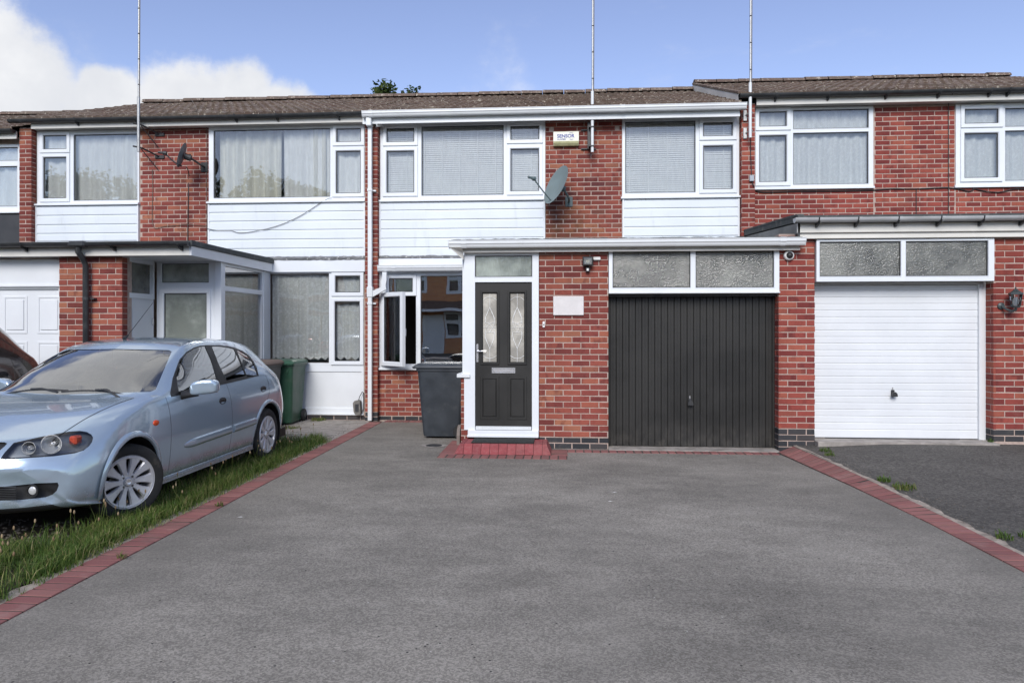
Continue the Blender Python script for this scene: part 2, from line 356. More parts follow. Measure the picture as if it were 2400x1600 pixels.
glass('door_glass', (0.62, 0.62, 0.56), boost=1.2, base=0.10, rough=0.10, bump=(5.0, 0.02, 0.2), frosted=0.85, body=(0.62, 0.59, 0.52, 1))
glass('car_glass', (0.72, 0.80, 0.79), boost=2.2, base=0.20)
glass('lens', (0.96, 0.97, 0.97), boost=1.6, base=0.02)

def cloth(name, col, trans=0.4, lace=0.0):
    t = NT(name); P = t.pos()
    n = t.noise(P, 30, 4, 0.6, sc=(1, 1, .2))
    c = t.mix(t.step(n, 0.3, 0.7), tuple(x * .9 for x in col) + (1,), (*col, 1))
    df = t.node('ShaderNodeBsdfDiffuse'); t.put(df.inputs[0], c)
    tl = t.node('ShaderNodeBsdfTranslucent'); t.put(tl.inputs[0], c)
    m1 = t.node('ShaderNodeMixShader'); m1.inputs[0].default_value = trans
    t.l.new(df.outputs[0], m1.inputs[1]); t.l.new(tl.outputs[0], m1.inputs[2]); o = m1.outputs[0]
    if lace:
        tp = t.node('ShaderNodeBsdfTransparent'); m2 = t.node('ShaderNodeMixShader')
        pat = t.step(t.noise(P, 26.0, 3, 0.6), 0.50, 0.60, lace, lace * 0.25)
        t.l.new(pat, m2.inputs[0]); t.l.new(o, m2.inputs[1]); t.l.new(tp.outputs[0], m2.inputs[2]); o = m2.outputs[0]
    t.l.new(o, t.out.inputs[0]); M[name] = t.m
cloth('net_white', (0.90, 0.91, 0.90), 0.15)
cloth('net_lace', (0.90, 0.92, 0.92), 0.15, 0.12)
cloth('net_sheer', (0.88, 0.90, 0.91), 0.15, 0.20)
cloth('curtain_cream', (0.82, 0.81, 0.73), 0.12)
cloth('curtain_brown', (0.33, 0.25, 0.21), 0.2)
cloth('blind_white', (0.90, 0.91, 0.91), 0.12)

# ------------------------------------------------------------------ mesh helpers
class MB:
    def __init__(s): s.v = []; s.f = []; s.a = []
    def add(s, vs, fs, rnd=None):
        o = len(s.v); s.v += [tuple(v) for v in vs]
        for f in fs: s.f.append(tuple(i + o for i in f)); s.a.append(rnd if rnd is not None else 0.5)
        return s
    def box(s, x0, x1, y0, y1, z0, z1, c=0.0, rnd=None):
        if c <= 0:
            vs = [(x, y, z) for z in (z0, z1) for y in (y0, y1) for x in (x0, x1)]
            return s.add(vs, [(0, 2, 3, 1), (4, 5, 7, 6), (0, 1, 5, 4), (2, 6, 7, 3), (0, 4, 6, 2), (1, 3, 7, 5)], rnd)
        c = min(c, (x1 - x0) * .45, (y1 - y0) * .45, (z1 - z0) * .45)
        bm = bmesh.new()
        m = Matrix.Translation(((x0 + x1) / 2, (y0 + y1) / 2, (z0 + z1) / 2)) @ Matrix.Diagonal((x1 - x0, y1 - y0, z1 - z0, 1))
        bmesh.ops.create_cube(bm, size=1, matrix=m)
        bmesh.ops.bevel(bm, geom=bm.edges[:], offset=c, segments=1, affect='EDGES', profile=0.5)
        s.bm(bm, rnd); return s
    def bm(s, bm, rnd=None):
        bm.verts.index_update()
        s.add([v.co[:] for v in bm.verts], [[v.index for v in f.verts] for f in bm.faces], rnd); bm.free(); return s
    def plate(s, x0, x1, z0, z1, holes, y0, y1):
        """Upright slab in the XZ plane with rectangular openings; front at y0, back at y1."""
        hs = [(max(a, x0), min(b, x1), max(c, z0), min(d, z1)) for a, b, c, d in holes]
        xs = sorted({round(v, 5) for v in [x0, x1] + [q for h in hs for q in h[:2]]})
        zs = sorted({round(v, 5) for v in [z0, z1] + [q for h in hs for q in h[2:]]})
        nx, nz = len(xs) - 1, len(zs) - 1
        solid = lambda i, k: 0 <= i < nx and 0 <= k < nz and not any(h[0] < (xs[i] + xs[i + 1]) / 2 < h[1] and h[2] < (zs[k] + zs[k + 1]) / 2 < h[3] for h in hs)
        for i in range(nx):
            for k in range(nz):
                if not solid(i, k): continue
                a, b, c, d = xs[i], xs[i + 1], zs[k], zs[k + 1]
                s.add([(a, y0, c), (b, y0, c), (b, y0, d), (a, y0, d)], [(0, 1, 2, 3)])
                s.add([(a, y1, c), (b, y1, c), (b, y1, d), (a, y1, d)], [(3, 2, 1, 0)])
                if not solid(i - 1, k): s.add([(a, y1, c), (a, y0, c), (a, y0, d), (a, y1, d)], [(0, 1, 2, 3)])
                if not solid(i + 1, k): s.add([(b, y0, c), (b, y1, c), (b, y1, d), (b, y0, d)], [(0, 1, 2, 3)])
                if not solid(i, k - 1): s.add([(a, y1, c), (b, y1, c), (b, y0, c), (a, y0, c)], [(0, 1, 2, 3)])
                if not solid(i, k + 1): s.add([(a, y0, d), (b, y0, d), (b, y1, d), (a, y1, d)], [(0, 1, 2, 3)])
        return s
    def tube(s, pts, r, n=8, cap=True, rnd=None):
        pts = [Vector(p) for p in pts]; rs = r if isinstance(r, (list, tuple)) else [r] * len(pts)
        vs = []; up = None
        for i, p in enumerate(pts):
            d = (pts[min(i + 1, len(pts) - 1)] - pts[max(i - 1, 0)]).normalized()
            if up is None:
                up = Vector((0, 0, 1)) if abs(d.z) < .9 else Vector((1, 0, 0))
            a = d.cross(up).normalized(); up = a.cross(d).normalized()
            for k in range(n):
                t = 2 * math.pi * k / n; vs.append(p + (a * math.cos(t) + up * math.sin(t)) * rs[i])
        fs = [(i * n + k, i * n + (k + 1) % n, (i + 1) * n + (k + 1) % n, (i + 1) * n + k) for i in range(len(pts) - 1) for k in range(n)]
        if cap: fs += [tuple(range(n)), tuple((len(pts) - 1) * n + k for k in range(n))][::1]
        return s.add(vs, fs, rnd)
    def lathe(s, prof, n=24, m=None, cap=True):
        """Profile (radius, height) turned round local Z; m places it."""
        m = m or Matrix(); vs = []
        for r, z in prof:
            for k in range(n):
                t = 2 * math.pi * k / n; vs.append(m @ Vector((r * math.cos(t), r * math.sin(t), z)))
        fs = [(i * n + k, i * n + (k + 1) % n, (i + 1) * n + (k + 1) % n, (i + 1) * n + k) for i in range(len(prof) - 1) for k in range(n)]
        if cap: fs += [tuple(range(n - 1, -1, -1)), tuple((len(prof) - 1) * n + k for k in range(n))]
        return s.add(vs, fs)
    def prism(s, poly, a, b, axis='y', rnd=None):
        """2-D outline swept from a to b along an axis (outline in the two other axes, in xyz order)."""
        def p(u, v, w): return {'x': (w, u, v), 'y': (u, w, v), 'z': (u, v, w)}[axis]
        n = len(poly)
        vs = [p(u, v, a) for u, v in poly] + [p(u, v, b) for u, v in poly]
        fs = [tuple(range(n)), tuple(range(2 * n - 1, n - 1, -1))] + [(i, n + i, n + (i + 1) % n, (i + 1) % n) for i in range(n)]
        return s.add(vs, fs, rnd)
    def xf(s, m):
        s.v = [tuple(m @ Vector(v)) for v in s.v]; return s
    def mesh(s, name, mat, smooth=False, attr=False, fix=True):
        me = bpy.data.meshes.new(name); me.from_pydata(s.v, [], s.f)
        if attr:
            at = me.attributes.new('rnd', 'FLOAT', 'FACE'); at.data.foreach_set('value', s.a)
        if fix:
            bm = bmesh.new(); bm.from_mesh(me); bmesh.ops.recalc_face_normals(bm, faces=bm.faces[:]); bm.to_mesh(me); bm.free()
        if smooth:
            me.polygons.foreach_set('use_smooth', [True] * len(me.polygons))
            try: me.set_sharp_from_angle(angle=R(smooth if smooth is not True else 40))
            except Exception: pass
        me.materials.append(M[mat] if isinstance(mat, str) else mat)
        return me
    def build(s, name, mat, parent=None, smooth=False, attr=False, fix=True, loc=None):
        o = bpy.data.objects.new(name, s.mesh(name, mat, smooth, attr, fix)); C.objects.link(o)
        hang(o, parent)
        if loc: o.location = loc
        return o
def hang(o, parent):
    """Parents o so that coordinates given to it stay world coordinates."""
    if parent is None: return
    o.parent = parent
    if parent.data is None: o.matrix_parent_inverse = parent.matrix_basis.inverted()
def tag(o, label=None, cat=None, group=None, kind=None):
    if label: o['label'] = label
    if cat: o['category'] = cat
    if group: o['group'] = group
    if kind: o['kind'] = kind
    return o
def empty(name, loc=(0, 0, 0), rz=0.0, label=None, cat=None, group=None):
    o = bpy.data.objects.new(name, None); C.objects.link(o); o.location = loc; o.rotation_euler = (0, 0, rz); o.empty_display_size = 0.2
    return tag(o, label, cat, group)
def link(name, mesh, parent, loc=(0, 0, 0), rot=None):
    o = bpy.data.objects.new(name, mesh); C.objects.link(o); hang(o, parent); o.location = loc
    if rot: o.rotation_euler = rot
    return o

# ------------------------------------------------------------------ bricks
BRICK_CACHE = {}
def brick_mesh(w, h, mat, var):
    key = (round(w, 3), round(h, 3), mat, var)
    if key in BRICK_CACHE: return BRICK_CACHE[key]
    rg = random.Random(hash(key) & 0xffff)
    j = lambda: rg.uniform(-.0016, .0016)
    d = 0.0045; dep = 0.03
    F = [(-w / 2 + d + j(), 0, -h / 2 + d + j()), (w / 2 - d + j(), 0, -h / 2 + d + j()), (w / 2 - d + j(), 0, h / 2 - d + j()), (-w / 2 + d + j(), 0, h / 2 - d + j())]
    E = [(-w / 2 + j(), d, -h / 2 + j()), (w / 2 + j(), d, -h / 2 + j()), (w / 2 + j(), d, h / 2 + j()), (-w / 2 + j(), d, h / 2 + j())]
    B = [(x, dep, z) for x, _, z in E]
    me = bpy.data.meshes.new('brick')
    fs = [(0, 1, 2, 3)] + [((i + 1) % 4, i, 4 + i, 4 + (i + 1) % 4) for i in range(4)] + [(4 + (i + 1) % 4, 4 + i, 8 + i, 8 + (i + 1) % 4) for i in range(4)]
    me.from_pydata(F + E + B, [], fs)
    me.materials.append(M[mat]); BRICK_CACHE[key] = me
    return me
class Bricks:
    """Collects the bricks of one house; the nearest become objects, the rest one joined mesh."""
    def __init__(s): s.items = []
    def field(s, u0, u1, z0, z1, y, mat, face='front', zbase=0.0, shift=0.0, blue=0, holes=(), course=0.075, pitch=0.225):
        k0 = int(math.floor((z0 - zbase) / course + 1e-6)); k1 = int(math.ceil((z1 - zbase) / course - 1e-6))
        for k in range(k0, k1):
            a = max(z0, zbase + k * course + .005); b = min(z1, zbase + (k + 1) * course - .005)
            if b - a < .02: continue
            x = u0 - ((k % 2) * pitch / 2 + shift) % pitch
            while x < u1 - .01:
                p0 = max(x + .005, u0 + .002); p1 = min(x + pitch - .005, u1 - .002)
                x += pitch
                if p1 - p0 < .03: continue
                cx, cz = (p0 + p1) / 2, (a + b) / 2
                if any(h[0] < cx < h[1] and h[2] < cz < h[3] for h in holes): continue
                m = 'blue_brick' if k - k0 < blue and zbase + k * course < z0 + blue * course else mat
                s.items.append((cx, y, cz, p1 - p0, b - a, m, face))
    def finish(s, parent, keep=300):
        near = sorted(s.items, key=lambda q: ((q[1] if q[6] == 'front' else q[0]) + 11.42) ** 2 / (q[3] * q[4]) + (0 if q[6] == 'front' else 9e3))
        rot = {'front': 0, 'right': R(90), 'left': R(-90)}
        MD = {}
        for i, (u, y, z, w, h, m, face) in enumerate(near):
            # 'front' faces -Y, 'right' faces +X (u runs along Y), 'left' faces -X
            loc = (u, y, z) if face == 'front' else (y, u, z)
            loc = (loc[0], loc[1] + (random.uniform(-.0015, .0025) if face == 'front' else 0), loc[2])
            if i < keep:
                o = link('brick', brick_mesh(round(w, 2) if w < .2 else .215, round(h, 2) if h < .06 else .065, m, random.randrange(4)), parent, loc, (random.uniform(-.006, .006), 0, rot[face]))
            else:
                mb = MD.setdefault(m, MB()); me = brick_mesh(round(w, 3), round(h, 3), m, random.randrange(4))
                mt = Matrix.Translation(loc) @ Matrix.Rotation(rot[face], 4, 'Z')
                mb.add([mt @ v.co for v in me.vertices], [tuple(p.vertices) for p in me.polygons], random.random())
        for m, mb in MD.items():
            o = mb.build('farther_bricks', m + '_joined', parent, attr=True, fix=False); tag(o, kind='stuff')
# ------------------------------------------------------------------ windows and trim
def ring(mb, O, I, yf, yb, ch=0.012):
    """Mitred rectangular frame with a sloped inner bead. O, I = (x0, x1, z0, z1)."""
    loop = lambda r, y, e=0.0: [(r[0] - e, y, r[2] - e), (r[1] + e, y, r[2] - e), (r[1] + e, y, r[3] + e), (r[0] - e, y, r[3] + e)]
    c0 = 0.004
    L = [loop(O, yb), loop(O, yf + c0), loop(O, yf, -c0), loop(I, yf, ch), loop(I, yf + ch), loop(I, yb)]
    vs = [p for l in L for p in l]
    fs = [(4 * k + i, 4 * k + (i + 1) % 4, 4 * k + 4 + (i + 1) % 4, 4 * k + 4 + i) for k in range(len(L) - 1) for i in range(4)]
    return mb.add(vs, fs)
def grow(r, e): return (r[0] - e, r[1] + e, r[2] - e, r[3] + e)
def pane_box(mb, r, y, t=0.006): return mb.box(r[0], r[1], y, y + t, r[2], r[3])
def window(house, x0, x1, z0, z1, cells, yf=-0.012, depth=0.07, gl='glass', mat='upvc', sill=True, label=None, sill_out=0.05):
    holes = []
    for c in cells:
        g = c[:4]; holes.append(grow(g, 0.05) if c[4] == 's' else g if c[4] == 'o' else grow(g, 0.012))
    w = MB().plate(x0, x1, z0, z1, holes, yf, yf + depth).build('window', mat, house)
    if label: w['label'] = label
    for c in cells:
        g = c[:4]
        if c[4] == 'o': continue
        if c[4] == 's':
            mb = MB(); ring(mb, grow(g, 0.068), grow(g, 0.006), yf - 0.022, yf + 0.045); mb.build('sash', mat, w)
            yg = yf + 0.006
        else:
            mb = MB(); ring(mb, grow(g, 0.013), grow(g, 0.004), yf - 0.004, yf + 0.05, 0.006); mb.build('glazing_bead', mat, w)
            yg = yf + 0.022
        mb = MB(); mb.plate(*grow(g, 0.006), [grow(g, -0.006)], yg - 0.004, yg + 0.002); mb.build('gasket', 'gasket', w)
        pane_box(MB(), grow(g, 0.004), yg + 0.003).build('pane', c[5] if len(c) > 5 else gl, w)
    if sill:
        mb = MB(); mb.prism([(yf - sill_out, z0 - 0.034), (yf - sill_out, z0 - 0.008), (yf - 0.004, z0 + 0.004), (yf + 0.05, z0 + 0.004), (yf + 0.05, z0 - 0.034)], x0 - 0.025, x1 + 0.012, 'x')
        mb.build('sill', mat, w)
    return w
def boards(house, x0, x1, zs, y=-0.006, trim=True, mat='upvc_board'):
    """Shiplap boards between successive heights zs (descending)."""
    for a, b in zip(zs[:-1], zs[1:]):
        e = random.uniform(-.0012, .0012)
        mb = MB(); mb.prism([(y + .02, b + .001), (y - .022 + e, b + .001), (y - .024 + e, b + .008), (y - .024 + e, a - .028), (y - .011, a - .017), (y - .009, a - .001), (y + .02, a - .001)], x0 + .012, x1 - .012, 'x')
        mb.build('cladding_board', mat, house)
    if trim:
        for xa, xb in ((x0, x0 + .028), (x1 - .028, x1)):
            MB().box(xa, xb, y - .030, y + .015, zs[-1], zs[0], .004).build('edge_trim', 'upvc', house)
def ogee_gutter(house, x0, x1, y, z, h=0.095, joints=(), ends=True):
    """White square-section gutter; y = its front face, z = its top."""
    prof = [(y + .11, z), (y + .11, z - h), (y + .03, z - h), (y + .018, z - h * .82), (y + .012, z - h * .6), (y, z - h * .45), (y, z - .012), (y - .006, z - .008), (y - .006, z), (y + .008, z), (y + .008, z - .02), (y + .10, z - .02), (y + .10, z)]
    g = MB().prism(prof, x0, x1, 'x').build('gutter', 'white_gutter', house)
    for xj in joints:
        q = [(a - (.006 if a < y + .05 else -.002), b + (.003 if b > z - .03 else -.005)) for a, b in prof[:9]] + [(y + .11, z + .003)]
        MB().prism(q, xj - .035, xj + .035, 'x').build('gutter_joint', 'white_gutter', g)
    if ends:
        for xe in (x0 - .004, x1 - .004):
            MB().prism([(y + .112, z + .004), (y + .112, z - h - .004), (y + .025, z - h - .004), (y - .004, z - h * .42), (y - .01, z + .004)], xe, xe + .008, 'x').build('end_cap', 'white_gutter', g)
    return g
def round_gutter(house, x0, x1, y, z, r=0.056, mat='black_gutter', sag=0.0, brackets=(), cap=True, name='gutter', clips=()):
    n = 10; N = max(2, int((x1 - x0) / .5)); vs = []; fs = []
    for i in range(N + 1):
        x = x0 + (x1 - x0) * i / N; dz = -sag * math.sin(math.pi * i / N) + random.uniform(-.002, .002)
        for rr in (r, r - .006):
            for k in range(n + 1):
                t = math.pi + math.pi * k / n; vs.append((x, y + rr * math.cos(t), z + dz + rr * math.sin(t)))
    m = 2 * (n + 1)
    for i in range(N):
        for k in range(n):
            a = i * m + k; fs.append((a, a + 1, a + m + 1, a + m)); b = a + n + 1; fs.append((b, b + m, b + m + 1, b + 1))
        for k in (0, n):
            a = i * m + k; fs.append((a, a + m, a + m + n + 1, a + n + 1))
    g = MB().add(vs, fs).build(name, mat, house, smooth=True)
    if cap:
        for xe in (x0 - .006, x1 - .004):
            MB().prism([(y + r * 1.08 * math.cos(math.pi + math.pi * k / 12), z + r * 1.08 * math.sin(math.pi + math.pi * k / 12)) for k in range(13)], xe, xe + .010, 'x').build('end_cap', mat, g)
    for xb in brackets:
        mb = MB(); mb.prism([(y - r - .004, z - .004), (y - r - .004, z + .004), (y - r + .012, z + .004), (y - r * .7 + .006, z - r * .6), (y, z - r - .004), (y + r + .03, z - r * .4), (y + r + .03, z - r * 1.9), (y + r, z - r * 1.9), (y - .01, z - r - .02), (y - r * .8, z - r * .75)], xb - .012, xb + .012, 'x')
        mb.build('bracket', 'black_gutter', g)
    for xb in clips:
        vs = [(y + (r + .006) * math.cos(math.pi + math.pi * k / 10), z + (r + .006) * math.sin(math.pi + math.pi * k / 10)) for k in range(11)]
        MB().prism(vs, xb - .018, xb + .018, 'x').build('clip', mat, g)
    return g
def curtain(name, x0, x1, z0, z1, y, mat, label, folds=9, amp=0.03, cat='curtain', group=None, scallop=0.0, seed=0):
    rg = random.Random(seed); N = int(folds * 10); K = 8; vs = []; fs = []
    ph = [rg.uniform(.7, 1.3) for _ in range(folds + 2)]
    def off(u):
        i = int(u * folds); t = u * folds - i
        return amp * ph[i] * math.sin(2 * math.pi * t) + amp * .4 * math.sin(u * 23 + seed)
    for i in range(N + 1):
        u = i / N; x = x0 + (x1 - x0) * u
        for k in range(K + 1):
            v = k / K; zb = z0 + (scallop * abs(math.sin(u * folds * math.pi)) if scallop else 0)
            vs.append((x + .25 * off(u + .01 if u < .98 else u) * v, y + off(u) * (.4 + .6 * v), z1 + (zb - z1) * v))
    for i in range(N):
        for k in range(K):
            a = i * (K + 1) + k; fs.append((a, a + K + 1, a + K + 2, a + 1))
    o = MB().add(vs, fs).build(name, mat, None, smooth=True, fix=False)
    return tag(o, label, cat, group)
def venetian(x0, x1, z0, z1, y, label, group, gap=0.034):
    r = empty('venetian_blind', ((x0 + x1) / 2, y, z0), 0, label, 'blind', group)
    MB().box(x0, x1, y - .02, y + .03, z1 - .035, z1, .004).build('headrail', 'blind_white', r)
    mb = MB(); n = int((z1 - z0 - .05) / gap)
    for i in range(n):
        z = z1 - .05 - i * gap; t = random.uniform(-.0015, .0015)
        mb.add([(x0, y - .010, z - .018 + t), (x1, y - .010, z - .018 - t), (x1, y - .003, z + .001 - t), (x0, y - .003, z + .001 + t), (x0, y + .008, z + .018 + t), (x1, y + .008, z + .018 - t)], [(0, 1, 2, 3), (3, 2, 5, 4)])
    s_ = mb.build('slats', 'blind_white', r, fix=False); tag(s_, kind='stuff')
    w = x1 - x0; k = max(2, int(w / .28))
    for i in range(k):
        x = x0 + w * (i + .35) / k
        MB().box(x - .007, x + .007, y - .022, y - .019, z0, z1 - .03).build('ladder_tape', 'blind_white', r)
    MB().box(x0, x1, y - .016, y + .016, z0, z0 + .022, .004).build('bottom_rail', 'blind_white', r)
    return r

# ------------------------------------------------------------------ roof
def roof(house, x0, x1, z_e, z_r, ye=-0.25, yr=3.6, verge_left=False, seed=0):
    rg = random.Random(seed)
    L = math.hypot(yr - ye, z_r - z_e); sy, sz = (yr - ye) / L, (z_r - z_e) / L; ny, nz = -sz, sy
    gauge = 0.325; rows = int(L / gauge) + 1
    P = lambda s, h: (ye + s * sy + h * ny, z_e + s * sz + h * nz)
    deck = MB(); ya, za = P(0, -.05); yb, zb = P(L, -.05); yr2 = 2 * yr - ye
    deck.add([(x0, ya, za), (x1, ya, za), (x1, yb, zb), (x0, yb, zb), (x0, yr2, za), (x1, yr2, za)], [(0, 1, 2, 3), (3, 2, 5, 4)])
    rf = deck.build('roof', 'felt', house)
    mb = MB(); tw = 0.30; S = 10
    prof = [0.030 * max(0, math.sin(math.pi * min(1, (k % 5) / 3.6))) ** 1.0 if (k % 5) < 3.7 else 0.0 for k in range(S + 1)]
    prof = [0.019 * (0.5 - 0.5 * math.cos(2 * math.pi * k / 5)) for k in range(S + 1)]
    nt = int(math.ceil((x1 - x0) / tw))
    for r in range(rows):
        s0 = r * gauge - .03; s1 = min((r + 1) * gauge + .03, L); jr = rg.uniform(-.012, .012)
        for t in range(nt):
            xa = x0 + t * tw + (0.0 if not verge_left else 0); vs = []; jj = rg.uniform(-.008, .008); jh = rg.uniform(-.004, .006)
            for k in range(S + 1):
                x = min(xa + tw * k / S, x1); h = prof[k]
                for s, dh in ((s0 + jj, -.012), (s0 + jj, .032), (s1, .012)):
                    y, z = P(s, h + dh + jh); vs.append((x, y, z))
            fs = []
            for k in range(S):
                a = 3 * k; fs += [(a, a + 3, a + 4, a + 1), (a + 1, a + 4, a + 5, a + 2)]
            mb.add(vs, fs, rg.random())
    tl = mb.build('roof_tiles', 'roof_tile', rf, smooth=50, attr=True, fix=False); tag(tl, kind='stuff')
    n = int((x1 - x0) / .45); w = (x1 - x0) / n
    cap = None
    for i in range(n):
        if cap is None or i % 3 == 0:
            c = MB(); vs = []; K = 8
            for xx in (0, w * .97):
                for k in range(K + 1):
                    t = math.pi * k / K; rr = .125 + (.012 if xx == 0 else 0)
                    vs.append((xx, rr * math.cos(t) * 1.05, rr * math.sin(t) * .72))
            vs += [(0, 0, -.03), (w * .97, 0, -.03)]
            fs = [(k, k + 1, K + 2 + k, K + 1 + k) for k in range(K)] + [tuple(range(K + 1)), tuple(range(K + 1, 2 * K + 2))]
            c.add(vs, fs, rg.random()); cap = c.mesh('ridge_tile', 'roof_tile', 40, attr=True)
        o = link('ridge_tile', cap, rf, (x0 + i * w, yr + rg.uniform(-.01, .01), z_r + .02 + rg.uniform(-.005, .006)), (0, rg.uniform(-.006, .006), rg.uniform(-.02, .02)))
    return rf

# ------------------------------------------------------------------ generic garage / porch details
def roof_slab(house, x0, x1, y0, y1, z0, z1, thick=0.05, name='porch_roof'):
    """Felted lean-to deck from (y0, z0) at the front to (y1, z1) at the wall."""
    mb = MB(); mb.prism([(y0, z0), (y0, z0 - thick), (y1, z1 - thick), (y1, z1)], x0, x1, 'x')
    return mb.build(name, 'felt', house)

def house_shell(house, x0, x1, zb, z_top, front_holes, mat='mortar', y_back=7.2, fin=None):
    mb = MB()
    mb.plate(x0, x1, zb - .2, z_top, front_holes, 0.0045, 0.24)
    o = mb.build('wall', mat, house)
    rm = MB()
    rm.box(x0 + .01, x0 + .10, .245, y_back, zb - .2, z_top); rm.box(x1 - .10, x1 - .01, .245, y_back, zb - .2, z_top)
    rm.box(x0 + .10, x1 - .10, y_back - .15, y_back, zb - .2, z_top)
    rm.box(x0 + .10, x1 - .10, 3.4, 3.5, zb - .2, z_top - .01)
    rm.box(x0 + .10, x1 - .10, .245, 3.4, zb + 2.50, zb + 2.72)
    rm.box(x0 + .10, x1 - .10, .245, 3.4, z_top - .10, z_top - .02)
    rm.box(x0 + .10, x1 - .10, .245, 3.4, zb - .2, zb + .02)
    rm.build('inner_walls', 'room', house)
    return o
# ------------------------------------------------------------------ the ground
def sheet(name, poly, z, mat, sub=0.0):
    mb = MB(); mb.add([(x, y, z) for x, y in poly], [tuple(range(len(poly)))])
    return tag(mb.build(name, mat, None, fix=False), kind='structure')
def smooth01(t): t = max(0, min(1, t)); return t * t * (3 - 2 * t)
sheet('ground', [(-600, -600), (600, -600), (600, 600), (-600, 600)], -0.05, 'soil')
RB = [(2.66, -2.74), (2.725, -3.5), (2.81, -4.43), (2.886, -5.69), (2.905, -6.8), (2.915, -9.0), (2.92, -13.6)]     # inner edge of the right-hand border
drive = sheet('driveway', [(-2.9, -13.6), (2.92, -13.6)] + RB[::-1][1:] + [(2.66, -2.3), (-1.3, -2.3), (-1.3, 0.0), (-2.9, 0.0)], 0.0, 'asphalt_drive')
sheet('pavement', [(-40, -15.6), (40, -15.6), (40, -13.6), (-40, -13.6)], -0.004, 'concrete')
sheet('road', [(-40, -21.4), (40, -21.4), (40, -15.75), (-40, -15.75)], -0.045, 'asphalt_road')
tag(MB().box(-40, 40, -15.75, -15.6, -.2, -.004).build('kerb', 'concrete'), kind='structure')
tag(MB().box(-40, 40, -21.55, -21.4, -.2, .06).build('kerb', 'concrete'), kind='structure')
sheet('far_pavement', [(-40, -23.5), (40, -23.5), (40, -21.55), (-40, -21.55)], 0.055, 'concrete')
sheet('far_forecourt', [(-40, -30), (40, -30), (40, -23.5), (-40, -23.5)], 0.02, 'asphalt_old')
# neighbour's older drive, falling from the garage threshold to the border
def zR(y): return 0.115 * smooth01((y + 6.4) / 3.7)
mb = MB(); NX, NY = 20, 44; vs = []
for j in range(NY + 1):
    y = -13.6 + (11.3) * j / NY
    xi = next((RB[k][0] + (RB[k + 1][0] - RB[k][0]) * (y - RB[k][1]) / (RB[k + 1][1] - RB[k][1]) for k in range(len(RB) - 1) if RB[k][1] >= y >= RB[k + 1][1]), 2.66) + 0.215
    for i in range(NX + 1):
        x = xi + (9.2 - xi) * (i / NX) ** 1.5
        vs.append((x, y, 0.004 + zR(y) * (0.65 + 0.35 * smooth01((x - 3.0) / 1.0)) + .012 * (mnoise.noise((x * .8, y * .8, 3)))))
tag(mb.add(vs, [(j * (NX + 1) + i, j * (NX + 1) + i + 1, (j + 1) * (NX + 1) + i + 1, (j + 1) * (NX + 1) + i) for j in range(NY) for i in range(NX)]).build('neighbour_driveway', 'asphalt_old', smooth=True, fix=False), kind='structure')
# lawn bed on the left, concrete apron by the neighbour's wall
mb = MB(); NX, NY = 40, 60; vs = []
for j in range(NY + 1):
    for i in range(NX + 1):
        x = -14 + (14 - 3.24) * (i / NX) ** .7; y = -13.6 + 13.5 * j / NY
        vs.append((x, y, -.012 + .02 * mnoise.noise((x * 1.3, y * 1.3, 1)) - (.02 if y > -1.9 and x > -5 else 0)))
tag(mb.add(vs, [(j * (NX + 1) + i, j * (NX + 1) + i + 1, (j + 1) * (NX + 1) + i + 1, (j + 1) * (NX + 1) + i) for j in range(NY) for i in range(NX)]).build('earth_bed', 'soil', smooth=True, fix=False), kind='structure')
sheet('concrete_apron', [(-6.0, -1.75), (-4.6, -1.95), (-3.9, -2.15), (-3.3, -2.2), (-3.112, -2.1), (-3.112, 0.0), (-6.0, 0.0)], 0.002, 'concrete')
# mortar haunching beside the border: ragged outer edge
rg = random.Random(5); pts = []
y = -13.6
while y < -.3:
    pts.append((-3.165 - rg.uniform(.0, .075) - (.05 if rg.random() < .12 else 0), y)); y += rg.uniform(.05, .13)
sheet('border_haunching', [(-3.105, -13.6), (-3.105, -.3)] + pts[::-1], 0.0, 'haunch')
rg = random.Random(6); pts = []; y = -13.6
inner = lambda yy: next((RB[k][0] + (RB[k + 1][0] - RB[k][0]) * (yy - RB[k][1]) / (RB[k + 1][1] - RB[k][1]) for k in range(len(RB) - 1) if RB[k][1] >= yy >= RB[k + 1][1]), 2.66)
mb = MB(); prev = None
while y < -2.5:
    a = inner(y) + .20; b = a + .03 + rg.uniform(0, .04); z = zR(y) * .65 + .010
    cur = [(a, y, z - .004), (b, y, z + .002)]
    if prev: mb.add(prev + cur, [(0, 1, 3, 2)])
    prev = cur; y += rg.uniform(.06, .12)
tag(mb.build('neighbour_haunching', 'haunch', fix=False), kind='structure')

# block-paved borders: every block its own piece on the driveway's bedding strip
def paver_mesh(w, l, h=0.05, seed=0):
    rg = random.Random(seed); c = .003; j = lambda: rg.uniform(-.0015, .0015)
    T = [(-w / 2 + c + j(), -l / 2 + c + j(), 0), (w / 2 - c + j(), -l / 2 + c + j(), 0), (w / 2 - c + j(), l / 2 - c + j(), 0), (-w / 2 + c + j(), l / 2 - c + j(), 0)]
    E = [(-w / 2, -l / 2, -c), (w / 2, -l / 2, -c), (w / 2, l / 2, -c), (-w / 2, l / 2, -c)]
    B = [(x, y, -h) for x, y, z in E]
    mb = MB().add(T + E + B, [(0, 1, 2, 3)] + [((i + 1) % 4, i, 4 + i, 4 + (i + 1) % 4) for i in range(4)] + [(4 + (i + 1) % 4, 4 + i, 8 + i, 8 + (i + 1) % 4) for i in range(4)])
    return mb.mesh('paver', 'paver', fix=False)
PV = [paver_mesh(.199, .0895, seed=s) for s in range(4)]
rg = random.Random(11)
